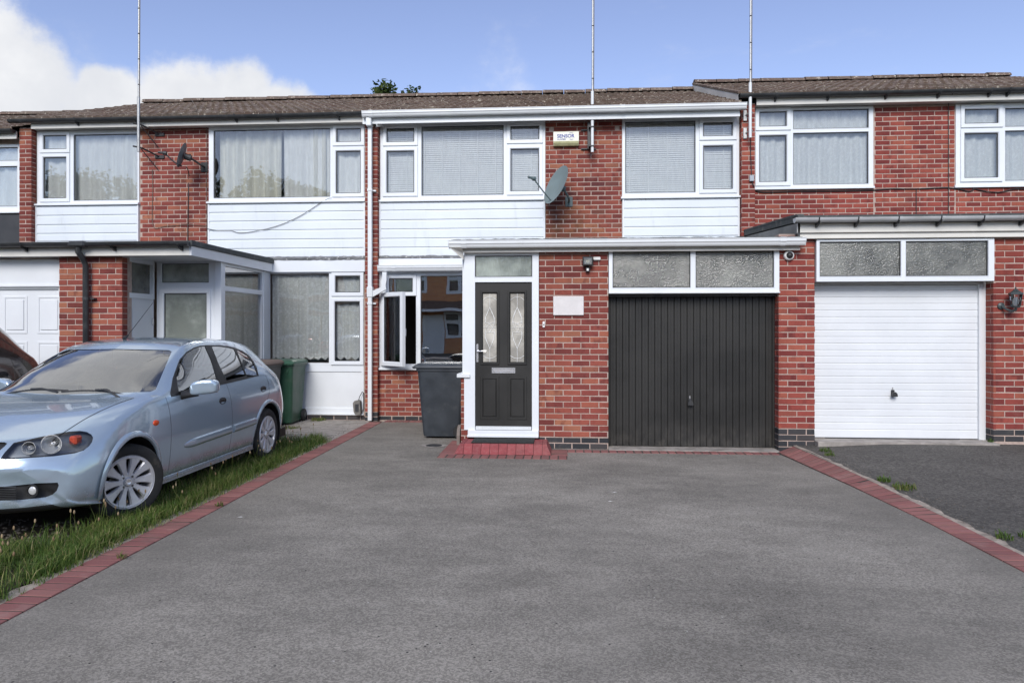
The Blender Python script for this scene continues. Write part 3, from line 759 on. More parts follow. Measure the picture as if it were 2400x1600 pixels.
def lay(x, y, z, rz=0.0, tilt=0.0, mesh=None):
    link('paver', mesh or rg.choice(PV), drive, (x, y, z + rg.uniform(-.0015, .0025)), (rg.uniform(-.008, .008), tilt + rg.uniform(-.006, .006), rz + rg.uniform(-.012, .012)))
y = -8.6
while y < -.2: lay(-3.0, y, .007); y += .1025
y = -8.6
while y < -2.62:
    x = inner(y); k = inner(y - .3); ang = math.atan2(x - k, .3)
    zo = zR(y) * .65
    lay(x + .1, y - .0, .008 + zo * .5, -ang, -math.atan2(zo, .2)); y += .1025
# beyond the picture the border goes on as plain strips
sheet('border_strip', [(-3.1, -13.6), (-2.9, -13.6), (-2.9, -8.65), (-3.1, -8.65)], .006, 'paver')
sheet('border_strip', [(2.92, -13.6), (3.12, -13.6), (3.117, -8.65), (2.916, -8.65)], .006, 'paver')
for i in range(15): lay(-1.415 + i * .1025, -3.135, .007, R(90))
for i in range(10): lay(-1.37, -2.98 + i * .1025, .007)
PV2 = [paver_mesh(.199, .0895, seed=s + 9) for s in range(2)]
for i in range(4): lay(-.02, -2.98 + i * .1025, .007)
PS = [paver_mesh(.0895, .158, seed=s + 20) for s in range(3)]
x = .13
while x < 2.66: lay(x, -2.687, .006, 0, 0, rg.choice(PS)); x += .1025
for i in range(9): lay(-2.83 + i * .1025, -.10, .006, R(90))
JZ = .0052
sheet('joint_sand', [(-3.098, -8.65), (-2.902, -8.65), (-2.902, -.15), (-3.098, -.15)], JZ, 'joint')
sheet('joint_sand', [(-1.465, -3.235), (.075, -3.235), (.075, -2.58), (-.12, -2.58), (-.12, -3.03), (-1.27, -3.03), (-1.27, -2.0), (-1.465, -2.0)], JZ, 'joint')
sheet('joint_sand', [(.08, -2.765), (2.66, -2.765), (2.66, -2.61), (.08, -2.61)], JZ - .001, 'joint')
mb = MB(); prev = None
for k in range(61):
    y = -8.65 + 6.03 * k / 60; a = inner(y); zo = zR(y) * .65
    cur = [(a + .002, y, JZ), (a + .198, y, JZ + zo)]
    if prev: mb.add(prev + cur, [(0, 1, 3, 2)])
    prev = cur
tag(mb.build('joint_sand', 'joint', fix=False), kind='structure')
tag(MB().box(.60, 2.70, -2.60, -2.28, -.05, .012, .004).build('garage_threshold', 'concrete'), kind='structure')
tag(MB().box(3.14, 5.27, -2.62, -2.28, -.05, .142, .006).build('neighbour_threshold', 'concrete'), kind='structure')

# ------------------------------------------------------------------ centre house
def brick_core(house, x0, x1, y0, y1, z0, z1, name='brick_core'):
    return MB().box(x0 + .0045, x1 - .0045, y0 + .0045, y1 - .0045, z0, z1).build(name, 'mortar', house)
hc = empty('terraced_house', (-.08, 0, 0), 0, 'middle terraced house with dark front door, black garage door and white venetian blinds', 'house')
wc = house_shell(hc, -3.0, 2.85, 0, 4.96, [(-2.95, -.28, 3.67, 4.9), (1.01, 2.82, 3.67, 4.9), (-2.99, -1.25, .90, 2.43)])
wc.name = 'brick_wall'
BC = Bricks()
AIR = [(-.115, .08, 4.722, 4.803), (.67, .87, 4.722, 4.803)]
BC.field(-.25, .985, 2.70, 4.90, 0.0, 'pier_brick', holes=AIR, shift=.05)
BC.field(-3.02, -1.29, 0.0, .83, 0.0, 'red_brick', blue=1)
for a, b, c, d in AIR:
    v = MB().plate(a, b, c + .006, d - .006, [(a + .012 + i * .0178, a + .022 + i * .0178, c + .018 + k * .022, c + .032 + k * .022) for i in range(10) for k in range(2)], -.004, .001).build('air_brick', 'terracotta', hc)
    MB().box(a, b, .0015, .004, c + .004, d - .004).build('air_brick_void', 'void', v)
# party fin with the next house on the left
brick_core(hc, -3.215, -3.0, -.12, 0.03, -.1, 4.93)
BC.field(-3.215, -3.0, 0, 4.92, -.12, 'red_brick', blue=2, shift=.11)
BC.field(-.118, .0, 0, 4.92, -3.0, 'red_brick', face='right', blue=2, shift=.11)
# garage and porch piers
brick_core(hc, -.279, .602, -2.5, -2.28, -.1, 2.52); brick_core(hc, 2.702, 3.141, -2.5, -2.28, -.1, 2.70)
BC.field(-.279, .602, -.005, 2.52, -2.5, 'red_brick', blue=2, zbase=-.005, shift=.03)
BC.field(2.702, 3.141, -.02, 2.68, -2.5, 'right_brick', blue=4, zbase=-.02, shift=.0)
BC.field(-2.5, -2.30, -.02, 1.94, 2.702, 'right_brick', face='left', blue=4, zbase=-.02, shift=.11)
brick_core(hc, -1.285, -1.184, -2.5, -.02, -.1, .90)
BC.field(-1.285, -1.184, .0, .895, -2.5, 'red_brick', shift=.0, pitch=.105)
BC.finish(wc)
# garage flank, back of the porch, ceiling: closes the box
MB().box(-1.27, -1.19, -2.44, -.05, .945, 2.47).build('porch_side', 'upvc', hc)
MB().box(-1.33, -1.16, -2.54, -.05, .897, .945, .005).build('coping', 'white_gutter', hc)
MB().box(.46, .58, -2.27, .0, -.05, 2.5).build('inner_wall', 'room', hc)
MB().box(2.95, 3.10, -2.27, .0, -.05, 2.5).build('party_wall', 'room', hc)
MB().box(-1.16, 2.94, -2.27, .0, -.04, .0).build('garage_floor', 'concrete', hc)
# windows
S_, F_ = 's', 'f'
window(hc, -2.985, -.258, 3.645, 4.915, [(-2.871, -2.423, 4.604, 4.82, S_), (-2.871, -2.423, 3.769, 4.444, S_), (-2.289, -.942, 3.715, 4.845, F_), (-.815, -.361, 4.605, 4.815, S_), (-.815, -.363, 3.765, 4.443, S_)])
window(hc, .99, 2.84, 3.645, 4.915, [(1.042, 2.15, 3.712, 4.852, F_), (2.281, 2.733, 4.602, 4.812, S_), (2.281, 2.733, 3.754, 4.437, S_)])
boards(hc, -3.0, -.256, [3.606, 3.474, 3.316, 3.165, 3.011, 2.863, 2.716])
boards(hc, .99, 2.846, [3.606, 3.459, 3.312, 3.162, 3.009, 2.86])
# eaves
fb = MB().box(-3.22, 2.80, -.225, -.20, 4.845, 5.01, .004).build('fascia_board', 'white_gutter', hc)
MB().box(-3.22, 2.80, -.236, -.226, 4.842, 4.885, .003).build('fascia_trim', 'white_gutter', fb)
MB().box(-3.22, 2.80, -.199, .0, 4.915, 4.93).build('soffit', 'aged_white', hc)
ogee_gutter(hc, -3.20, 2.875, -.345, 5.028, .09, joints=(-3.06, .97))
roof(hc, -3.12, 2.80, 5.030, 6.50, ye=-.29, seed=3)
# rainwater pipe
dp = MB()
dp.box(-3.138, -3.073, -.225, -.160, 0.02, 4.80, .006)
dp = dp.build('downpipe', 'white_gutter', hc)
MB().box(-3.150, -3.061, -.300, -.155, 4.80, 4.94, .01).build('hopper', 'white_gutter', dp)
for z in (3.775, 1.93):
    MB().box(-3.146, -3.065, -.232, -.150, z - .02, z + .02, .004).build('pipe_clip', 'white_gutter', dp)
    MB().box(-3.066, -3.02, -.16, -.12, z - .015, z + .01, .003).build('pipe_bracket', 'white_gutter', dp)
mb = MB(); mb.prism([(-2.90, 2.44), (-2.83, 2.44), (-2.83, 2.30), (-2.845, 2.22), (-2.835, 2.16), (-3.04, 2.045), (-3.08, 2.045), (-3.08, 2.125), (-2.905, 2.20), (-2.915, 2.28), (-2.90, 2.34)], -.215, -.150, 'y')
mb.build('branch_pipe', 'white_gutter', dp)
MB().box(-3.152, -3.058, -.235, -.145, 2.03, 2.20, .006).build('pipe_joint', 'white_gutter', dp)
# low eave over the front-room window
def ragged_lead(house, x0, x1, z0, z1, y=-.035, seed=1):
    rg = random.Random(seed); mb = MB(); N = int((x1 - x0) / .05); vs = []
    for i in range(N + 1):
        x = x0 + (x1 - x0) * i / N; e = rg.uniform(-.010, .008)
        vs += [(x, y - .02 + rg.uniform(-.006, .004), z0 + e * .5), (x, y - .026 + rg.uniform(-.008, .004), (z0 + z1) / 2 + rg.uniform(-.008, .008)), (x, y + rg.uniform(-.004, .004), z1 + e)]
    mb.add(vs, [(3 * i + k, 3 * i + k + 3, 3 * i + k + 4, 3 * i + k + 1) for i in range(N) for k in range(2)])
    mb.build('lead_flashing', 'lead', house, fix=False)
ragged_lead(hc, -3.0, -1.2, 2.664, 2.722)
MB().box(-3.0, -1.2, -.07, -.02, 2.455, 2.668, .004).build('window_fascia', 'upvc', hc)
ogee_gutter(hc, -2.985, -1.2, -.19, 2.552, .095, joints=(-2.72,))
MB().plate(-3.0, -1.2, 2.43, 2.47, [], -.03, .05).build('window_head', 'upvc', hc)
w3 = window(hc, -3.01, -1.22, .875, 2.45, [(-2.83, -2.445, 2.128, 2.342, S_, 'glass_low'), (-2.945, -2.385, .935, 2.085, 'o'), (-2.305, -1.25, .95, 2.384, F_, 'glass_low')])
# the casement standing open, hinged on its left edge
mt = Matrix.Translation((-2.955, -.03, 0)) @ Matrix.Rotation(R(-40), 4, 'Z')
cs = MB(); ring(cs, (0, .585, .912, 2.108), (.072, .513, .985, 2.035), -.025, .040); cs = cs.xf(mt).build('open_casement', 'upvc', w3)
MB().plate(.066, .519, .979, 2.041, [(.078, .507, .991, 2.029)], -.004, .004).xf(mt).build('gasket', 'gasket', w3)
MB().box(.068, .517, .004, .010, .981, 2.039).xf(mt).build('pane', 'glass', w3)
MB().box(.545, .575, .04, .065, 1.40, 1.52, .004).xf(mt).build('casement_handle', 'upvc', w3)
# dark doorset
window(hc, -1.238, -.282, .228, 2.508, [(-1.094, -.370, 2.188, 2.452, F_, 'reeded'), (-1.098, -.368, .228, 2.118, 'o')], yf=-2.512, depth=.08, sill=False)
MB().box(-1.188, -.282, -2.545, -2.43, .142, .228, .006).build('door_sill', 'upvc', hc)
MB().box(-1.192, -.284, -2.56, -2.545, .142, .170, .003).build('sill_nosing', 'upvc', hc)
DG = [(-.998, -.823, 1.098, 1.975), (-.645, -.470, 1.098, 1.975)]
DP = [(-1.012, -.812, .383, .892), (-.656, -.456, .383, .892)]
leaf = MB().plate(-1.094, -.372, .24, 2.114, DG, -2.490, -2.446).build('front_door', 'door_black', hc)
for g in DG:
    mb = MB(); ring(mb, grow(g, .034), grow(g, .0), -2.506, -2.470, .016); mb.build('glazing_cassette', 'door_black', leaf)
    pane_box(MB(), grow(g, .002), -2.478).build('pane', 'door_glass', leaf)
    cx = (g[0] + g[1]) / 2; cz = (g[2] + g[3]) / 2; w = (g[1] - g[0]) / 2
    mb = MB(); Y = -2.482
    line = lambda pts, r=.0032: mb.tube([(cx + a * w, Y, z) for a, z in pts], r, 4)
    line([(0, g[3]), (0, g[3] - .18)]); line([(0, g[2]), (0, g[2] + .17)])
    line([(-1, g[3] - .085), (-.5, g[3] - .055), (0, g[3] - .048), (.5, g[3] - .055), (1, g[3] - .085)])
    line([(-1, g[2] + .08), (-.5, g[2] + .05), (0, g[2] + .043), (.5, g[2] + .05), (1, g[2] + .08)])
    for sg in (-1, 1):
        line([(0, g[3] - .18), (sg * .38, g[3] - .25), (sg * .68, g[3] - .32), (sg * .62, g[3] - .37), (0, cz + .05), (-sg * .45, cz), (-sg * .72, cz + .06), (-sg * .6, cz + .13), (0, g[3] - .18)])
        line([(0, g[2] + .17), (sg * .38, g[2] + .25), (sg * .68, g[2] + .33), (sg * .62, g[2] + .38), (0, cz - .06), (-sg * .45, cz), (-sg * .72, cz - .07), (-sg * .6, cz - .15), (0, g[2] + .17)])
    line([(-1, cz), (1, cz)], .0022)
    mb.build('lead_pattern', 'white_mark', leaf)
for g in DP:
    mb = MB(); ring(mb, grow(g, .022), grow(g, -.012), -2.4985, -2.486, .006)
    mb.build('panel_moulding', 'door_black', leaf)
    MB().box(g[0] + .018, g[1] - .018, -2.502, -2.488, g[2] + .018, g[3] - .018, .011).build('raised_panel', 'door_black', leaf)
lb = MB(); ring(lb, (-.884, -.582, .953, 1.024), (-.868, -.598, .968, 1.010), -2.502, -2.488, .004); lb.build('letterbox', 'chrome', leaf)
MB().box(-.867, -.599, -2.497, -2.489, .969, 1.009, .006).build('letter_flap', 'chrome', leaf)
MB().box(-1.083, -1.054, -2.500, -2.488, 1.092, 1.328, .012).build('handle_plate', 'chrome', leaf)
MB().tube([(-1.068, -2.50, 1.237), (-1.068, -2.535, 1.237), (-1.05, -2.545, 1.237), (-.955, -2.545, 1.236)], .0085, 8).build('lever_handle', 'chrome', leaf, smooth=True)
MB().lathe([(.008, 0), (.008, .012)], 10, Matrix.Translation((-1.068, -2.498, 1.14)) @ Matrix.Rotation(R(90), 4, 'X')).build('lock_cylinder', 'chrome', leaf)
MB().prism([(-2.490, .232), (-2.520, .234), (-2.520, .262), (-2.490, .275)], -1.09, -.376, 'x').build('weather_bar', 'white_gutter', leaf)
# window over the garage door
gw = window(hc, .604, 2.705, 1.985, 2.512, [(.656, 1.614, 2.042, 2.494, F_, 'obscure'), (1.688, 2.637, 2.040, 2.490, F_, 'obscure')], yf=-2.522, depth=.09, sill=False)
MB().box(.60, 2.715, -2.53, -2.40, 1.965, 1.985, .004).build('window_drip', 'white_gutter', hc)
# up-and-over door of vertical ribs
gd = MB().plate(.602, 2.70, -.0 + .012, 1.965, [(.628, 2.674, .012, 1.935)], -2.345, -2.27).build('garage_door', 'door_black', hc)
MB().box(.60, 2.702, -2.42, -2.35, 1.930, 1.962, .004).build('door_head', 'black_gutter', gd)
n = 25; p = (2.674 - .628) / n
rb = MB()
rb.prism([(-p / 2 + .001, .0), (-p / 2 + .001, -.004), (-p / 2 + .007, -.011), (-.006, -.011), (-.003, -.0095), (.003, -.0095), (.006, -.011), (p / 2 - .007, -.011), (p / 2 - .001, -.004), (p / 2 - .001, .0)], .018, 1.93, 'z')
rbm = rb.mesh('slat', 'door_black')
for i in range(n): link('slat', rbm, gd, (.628 + p * (i + .5), -2.322, 0))
MB().box(.626, 2.676, -2.3215, -2.30, .016, 1.934).build('door_skin', 'door_black', gd)
def garage_handle(parent, x, y, z, mat='black_metal', plate='black_metal'):
    h = MB(); h.box(x - .022, x + .022, y - .012, y, z - .05, z + .03, .006).box(x - .012, x + .012, y - .05, y - .010, z - .026, z + .002, .005)
    h.prism([(x - .035, z - .05), (x + .035, z - .05), (x + .03, z - .012), (x + .012, z + .008), (x - .012, z + .008), (x - .03, z - .012)], y - .066, y - .044, 'y')
    o = h.build('handle', mat, parent)
    MB().box(x - .007, x + .007, y - .006, y, z + .03, z + .065, .003).build('lock_plate', 'chrome', o)
garage_handle(gd, 1.645, -2.333, .60)
# porch eaves and deck
pf = MB().box(-1.25, 2.935, -2.575, -2.552, 2.490, 2.60, .004).build('porch_fascia', 'aged_white', hc)
MB().box(-1.25, 2.935, -2.59, -2.575, 2.488, 2.512, .003).build('fascia_trim', 'aged_white', pf)
MB().box(-1.25, 2.935, -2.55, -2.28, 2.522, 2.534).build('porch_soffit', 'aged_white', hc)
ogee_gutter(hc, -1.41, 2.968, -2.70, 2.634, .092, joints=(-1.22, 2.70))
mb = MB(); mb.add([(-1.40, -2.69, 2.545), (-1.25, -2.69, 2.545), (-1.24, -2.56, 2.50), (-1.24, -2.56, 2.40), (-1.40, -2.40, 2.60), (-1.25, -2.40, 2.56)], [(0, 1, 2), (0, 2, 3), (0, 3, 4), (1, 5, 2), (0, 4, 5, 1)])
mb.build('soffit_corner', 'aged_white', hc, fix=False)
roof_slab(hc, -1.38, 2.94, -2.66, 0.0, 2.645, 2.80)
mb = MB(); rg = random.Random(3); N = 80; vs = []
for i in range(N + 1):
    x = -1.36 + 4.28 * i / N; vs += [(x, -2.655, 2.636), (x, -2.63, 2.652 + rg.uniform(-.003, .008)), (x, -2.3, 2.67)]
mb.add(vs, [(3 * i + k, 3 * i + k + 3, 3 * i + k + 4, 3 * i + k + 1) for i in range(N) for k in range(2)])
mb.build('felt_edge', 'felt', hc, fix=False)
# brick doorstep with canted edge, and the mat let into it
st = empty('doorstep', (-.70, -2.78, 0), 0, 'low red doorstep of sloping bricks below the front door', 'step')
x0, x1 = -1.18, -.225; n = 9; w = (x1 - x0) / n
mb = MB(); mb.prism([(-3.02, .008), (-2.935, .118), (-2.93, .122), (-2.72, .122), (-2.72, .008)], -w / 2 + .002, w / 2 - .002, 'x'); sm = mb.mesh('step_brick', 'step_brick')
for i in range(n): link('step_brick', sm, st, (x0 + w * (i + .5), rg.uniform(-.002, .002), rg.uniform(-.001, .001)), (0, 0, 0))
for s, a, b in ((-1, x0, x0 - .105), (1, x1, x1 + .105)):
    e = MB(); t = b - s * .055
    lo = [(a, -3.02), (b, -3.02), (b, -2.54), (a, -2.54)]; up = [(a, -2.935), (t, -2.935), (t, -2.54), (a, -2.54)]
    e.add([(x + s * .002, y, .008) for x, y in lo] + [(x + s * .002, y, .122) for x, y in up], [(0, 1, 2, 3), (4, 5, 6, 7)] + [(i, (i + 1) % 4, 4 + (i + 1) % 4, 4 + i) for i in range(4)])
    e.build('step_end', 'step_brick', st)
MB().box(x0 + .002, x1 - .002, -2.715, -2.52, .0, .118).build('step_tread', 'step_brick', st)
dm = MB().box(-1.10, -.33, -2.90, -2.56, .1235, .135, .004).build('door_mat', 'mat_green'); tag(dm, 'dark green doormat lying on the red brick step', 'doormat')

# ------------------------------------------------------------------ right-hand house
ZR = .125
hr = empty('terraced_house', (6.1, 0, ZR), 0, 'right-hand terraced house with white slatted garage door and lace curtains', 'house')
wr = house_shell(hr, 2.86, 9.05, ZR, 5.09, [(3.10, 4.91, 3.79, 5.02), (6.18, 8.10, 3.78, 5.02)], 'mortar'); wr.name = 'brick_wall'
BR = Bricks()
brick_core(hr, 2.852, 3.062, -.12, .03, -.1, 5.08)
BR.field(2.852, 3.062, 2.7, 5.06, -.12, 'right_brick', shift=.11, zbase=ZR)
BR.field(-.118, .0, 2.8, 5.06, 2.852, 'right_brick', face='left', zbase=ZR, shift=.1)
BR.field(3.065, 4.925, 2.9, 3.73, 0, 'right_brick', zbase=ZR, shift=.03)
BR.field(4.94, 6.155, 2.9, 5.03, 0, 'right_brick', zbase=ZR + .01, shift=.10)
BR.field(6.17, 8.6, 2.9, 3.72, 0, 'right_brick', zbase=ZR, shift=.07)
brick_core(hr, 5.26, 6.4, -2.5, -2.28, 0.0, 2.66)
BR.field(5.26, 6.0, .145, 2.64, -2.5, 'right_brick', zbase=.145 - .0, blue=2, shift=.09)
BR.field(-2.5, -2.28, .145, 2.08, 5.26, 'right_brick', face='left', zbase=.145, blue=2, shift=.05)
BR.finish(wr)
window(hr, 3.085, 4.915, 3.765, 5.03, [(3.162, 3.574, 4.74, 4.965, S_), (3.160, 3.573, 3.858, 4.584, S_), (3.688, 4.842, 4.693, 4.984, F_), (3.688, 4.838, 3.81, 4.62, F_)], sill_out=.03)
window(hr, 6.165, 8.10, 3.755, 5.03, [(6.302, 6.793, 4.723, 4.938, S_), (6.297, 6.787, 3.877, 4.56, S_), (6.908, 8.03, 4.667, 4.945, F_), (6.908, 8.03, 3.826, 4.594, F_)], sill_out=.03)
MB().box(6.52, 6.74, -.045, -.03, 5.0, 5.018, .003).build('trickle_vent', 'cream', hr)
MB().box(3.07, 8.8, -.175, -.150, 5.03, 5.180, .003).build('fascia_board', 'aged_white', hr)
MB().box(3.07, 8.8, -.149, .0, 5.04, 5.055).build('soffit', 'aged_white', hr)
round_gutter(hr, 2.80, 9.05, -.240, 5.180, .056, brackets=[3.35, 4.15, 5.02, 5.80, 6.55, 6.82, 7.6])
roof(hr, 2.80, 9.15, 5.180, 6.64, seed=8)
L = math.hypot(3.94, 1.475)
vb = MB(); rg = random.Random(21); vs = []; N = 26
for i in range(N + 1):
    t = i / N; y = -.25 + 3.82 * t; z = 5.180 + 1.46 * t
    vs += [(2.775, y, z - .115 + rg.uniform(-.012, .012)), (2.768, y, z - .01 + rg.uniform(-.008, .008)), (2.80, y, z + .02)]
vb.add(vs, [(3 * i + k, 3 * i + k + 3, 3 * i + k + 4, 3 * i + k + 1) for i in range(N) for k in range(2)])
vb.build('verge_mortar', 'aged_white', hr, fix=False)
for i in range(13):
    t = (i + .5) / 13; y = -.25 + 3.82 * t; z = 5.180 + 1.46 * t
    b_ = MB().box(-.03, .05, -.165, .165, .0, .038, .004).xf(Matrix.Translation((2.79, y, z + .012)) @ Matrix.Rotation(math.atan2(1.475, 3.9), 4, 'X'))
    b_.build('verge_tile', 'roof_tile', hr, attr=True)
# garage
window(hr, 3.15, 5.25, 2.105, 2.622, [(3.194, 4.152, 2.173, 2.59, F_, 'obscure'), (4.22, 5.176, 2.170, 2.588, F_, 'obscure')], yf=-2.535, depth=.10, sill=False)
gr = MB().plate(3.145, 5.262, .142, 2.105, [(3.165, 5.18, .142, 2.075)], -2.345, -2.27).build('garage_door', 'white_paint', hr)
zb = [.150] + [.258 + .0832 * i for i in range(22)]
zb = [z for z in zb if z < 2.07] + [2.072]
for a, b in zip(zb[:-1], zb[1:]):
    mb = MB(); mb.prism([(-2.29, a + .001), (-2.313, a + .001), (-2.318, a + .004), (-2.318, b - .012), (-2.314, b - .005), (-2.310, b - .0005), (-2.29, b - .0005)], 3.168, 5.178, 'x'); mb.build('slat', 'white_paint', gr)
MB().box(3.166, 5.179, -2.29, -2.275, .148, 2.073).build('door_skin', 'white_paint', gr)
MB().box(5.178, 5.222, -2.352, -2.28, .142, 2.09, .004).build('door_jamb', 'white_paint', gr)
MB().box(3.33, 4.96, -2.335, -2.30, .142, .152).build('bottom_seal', 'black_rubber', gr)
garage_handle(gr, 4.155, -2.320, .725)
MB().box(5.262, 5.38, -2.27, 0, 0, 2.6).build('inner_wall', 'room', hr)
MB().box(3.12, 5.26, -2.27, 0, .05, .13).build('garage_floor', 'concrete', hr)
MB().box(2.90, 8.6, -2.600, -2.572, 2.70, 2.815, .004).build('porch_fascia', 'aged_white', hr)
MB().box(2.905, 8.6, -2.570, -2.545, 2.630, 2.702, .004).build('porch_fascia', 'aged_white', hr)
MB().box(3.15, 8.6, -2.545, -2.28, 2.645, 2.66).build('porch_soffit', 'aged_white', hr)
round_gutter(hr, 2.845, 8.6, -2.675, 2.868, .056, mat='grey_gutter', brackets=[3.12, 3.58, 4.05, 4.54, 5.03, 5.5], clips=[3.14, 3.60, 4.07, 4.56, 5.05, 5.52])
roof_slab(hr, 2.89, 8.6, -2.66, 0.0, 2.905, 3.07, .075)
MB().prism([(-2.60, 2.82), (-2.60, 2.66), (-.02, 2.82), (-.02, 2.98)], 2.905, 2.93, 'x').build('verge_board', 'black_gutter', hr)
mb = MB(); mb.prism([(-2.62, 2.905), (-2.62, 2.925), (-2.4, 2.945), (-.0, 3.09), (-.0, 3.07)], 2.885, 2.97, 'x'); mb.build('verge_kerb', 'felt', hr)

# ------------------------------------------------------------------ left-hand house
hl = empty('terraced_house', (-6.1, 0, 0), 0, 'left-hand terraced house with glazed porch and black gutters behind the silver car', 'house')
wl_ = house_shell(hl, -9.0, -3.22, 0, 4.96, [(-8.93, -7.16, 3.67, 4.88), (-5.91, -3.27, 3.67, 4.88), (-4.88, -3.29, .95, 2.43)]); wl_.name = 'brick_wall'
BL = Bricks()
brick_core(hl, -9.205, -8.985, -.12, .03, -.1, 4.93)
BL.field(-9.205, -8.985, 2.5, 4.92, -.12, 'red_brick', shift=.11); BL.field(-.118, 0, 2.5, 4.92, -8.985, 'red_brick', face='right', shift=.1)
BL.field(-7.134, -5.925, 2.5, 4.90, 0, 'red_brick', shift=.08)
brick_core(hl, -6.704, -5.82, -2.5, -2.28, -.1, 2.5)
BL.field(-6.704, -5.82, 0, 2.49, -2.5, 'red_brick', shift=.11, blue=2)
BL.field(-2.5, -2.38, 0, 2.49, -5.82, 'red_brick', face='right', shift=.10)
BL.field(-4.9, -3.23, 0.0, .078, 0, 'red_brick', blue=1)
BL.finish(wl_)
window(hl, -8.965, -7.145, 3.655, 4.9, [(-8.841, -8.438, 4.592, 4.817, S_), (-8.841, -8.440, 3.752, 4.441, S_), (-8.303, -7.18, 3.707, 4.822, F_)])
window(hl, -5.92, -3.245, 3.655, 4.905, [(-5.833, -3.838, 3.717, 4.848, F_), (-3.720, -3.318, 4.621, 4.833, S_), (-3.724, -3.320, 3.771, 4.459, S_)])
boards(hl, -8.985, -7.145, [3.615, 3.457, 3.298, 3.148, 3.015, 2.86, 2.71])
boards(hl, -5.93, -3.235, [3.615, 3.472, 3.323, 3.170, 3.015, 2.862, 2.717])
MB().box(-8.95, -3.225, -.175, -.150, 4.895, 5.035, .003).build('fascia_board', 'aged_white', hl)
MB().box(-8.95, -3.225, -.149, .0, 4.905, 4.92).build('soffit', 'aged_white', hl)
round_gutter(hl, -9.27, -3.20, -.240, 5.035, .056, sag=.01, brackets=[-8.1, -7.05, -5.35, -4.65, -3.62])
roof(hl, -9.26, -3.12, 5.035, 6.50, seed=5)
ragged_lead(hl, -4.85, -3.235, 2.657, 2.722, seed=4)
MB().box(-4.82, -3.235, -.05, .0, 2.458, 2.662, .004).build('window_fascia', 'upvc', hl)
window(hl, -4.905, -3.262, .908, 2.462, [(-4.876, -3.858, .953, 2.432, F_), (-3.738, -3.33, 2.125, 2.387, S_), (-3.746, -3.335, .985, 1.961, S_)], sill=False)
pn = MB(); ring(pn, (-4.905, -3.262, .082, .906), (-4.86, -3.30, .205, .80), -.012, .04, .006); pn.build('panel_frame', 'upvc', hl)
MB().box(-4.87, -3.29, .004, .02, .195, .81).build('lower_panel', 'white_paint', hl)
MB().box(-4.905, -3.262, -.03, -.012, .085, .115, .003).build('drip_bar', 'upvc', hl)
# garage with panelled door
gl_ = MB().plate(-8.96, -6.702, 0, 2.10, [(-8.9, -6.76, 0, 2.06)], -2.43, -2.36).build('garage_door', 'white_paint', hl)
MB().box(-8.9, -6.76, -2.40, -2.37, .02, 2.06).build('door_skin', 'white_paint', gl_)
for x in (-8.55, -8.06, -7.57, -7.085):
    for z0, z1 in ((1.455, 1.965), (.80, 1.35), (.15, .70)):
        mb = MB(); ring(mb, (x, x + .345, z0, z1), (x + .03, x + .315, z0 + .03, z1 - .03), -2.408, -2.401, .003); mb.build('door_panel', 'white_paint', gl_)
        MB().box(x + .05, x + .295, -2.412, -2.401, z0 + .05, z1 - .05, .008).build('raised_field', 'white_paint', gl_)
MB().box(-8.96, -6.702, -2.43, -2.37, 2.10, 2.46, .003).build('garage_panel', 'white_paint', hl)
MB().box(-8.96, -6.702, -2.46, -2.432, 2.085, 2.115, .004).build('panel_drip', 'white_paint', hl)
# recessed glazed porch
sd_ = MB(); sd_.box(-5.90, -5.835, -2.375, -1.75, .02, 1.94, .004); sd_ = sd_.build('side_door', 'white_paint', hl)
MB().box(-5.836, -5.828, -2.26, -1.86, .25, 1.80, .003).build('door_panel', 'white_paint', sd_)
MB().box(-5.90, -5.825, -2.375, -2.335, 1.94, 2.49).build('side_frame', 'upvc', hl); MB().box(-5.90, -5.825, -1.79, -1.75, 1.94, 2.49).build('side_frame', 'upvc', hl)
MB().box(-5.90, -5.822, -2.335, -1.79, 1.94, 2.01).build('side_frame', 'upvc', hl); MB().box(-5.90, -5.822, -2.335, -1.79, 2.43, 2.49).build('side_frame', 'upvc', hl)
MB().box(-5.88, -5.872, -2.335, -1.79, 2.01, 2.43).build('side_light', 'obscure', hl)
for z in (1.62, .35): MB().box(-5.834, -5.822, -1.80, -1.765, z - .05, z + .05, .003).build('hinge', 'alu', hl)
pw = window(hl, -5.82, -4.86, .02, 2.49, [(-5.745, -5.05, 2.19, 2.455, F_, 'reeded'), (-5.70, -5.08, .25, 2.02, S_, 'reeded')], yf=-1.70, depth=.08, sill=False)
sg = MB()
def side_frame(x0, x1, y0, y1, z0, z1, holes):
    """A glazed frame in the YZ plane."""
    mb = MB().plate(y0, y1, z0, z1, holes, x0, x1); mb.v = [(y, x, z) for x, y, z in mb.v]; return mb
SG = [(-1.60, -.33, 2.14, 2.43), (-1.60, -.33, .62, 2.07)]
side_frame(-4.93, -4.86, -1.70, -.02, .45, 2.49, SG).build('porch_side_frame', 'upvc', hl)
for a, b, c, d in SG: MB().box(-4.90, -4.894, a, b, c, d).build('pane', 'glass_low', hl)
MB().box(-4.92, -4.87, -1.68, -.03, 0, .45).build('porch_panel', 'white_paint', hl)
MB().box(-4.95, -4.85, -1.72, -1.60, .02, 2.49, .004).build('corner_post', 'upvc', hl)
MB().box(-4.93, -4.85, -.28, -.02, .02, 2.49, .004).build('wall_post', 'upvc', hl)
MB().box(-9.0, -4.83, -2.62, -2.595, 2.478, 2.60, .003).build('porch_fascia', 'aged_white', hl)
MB().prism([(-2.62, 2.478), (-2.62, 2.60), (-.02, 2.60), (-.02, 2.46)], -4.828, -4.80, 'x').build('porch_fascia', 'white_paint', hl)
MB().box(-9.0, -4.83, -2.59, -.02, 2.482, 2.495).build('porch_soffit', 'white_paint', hl)
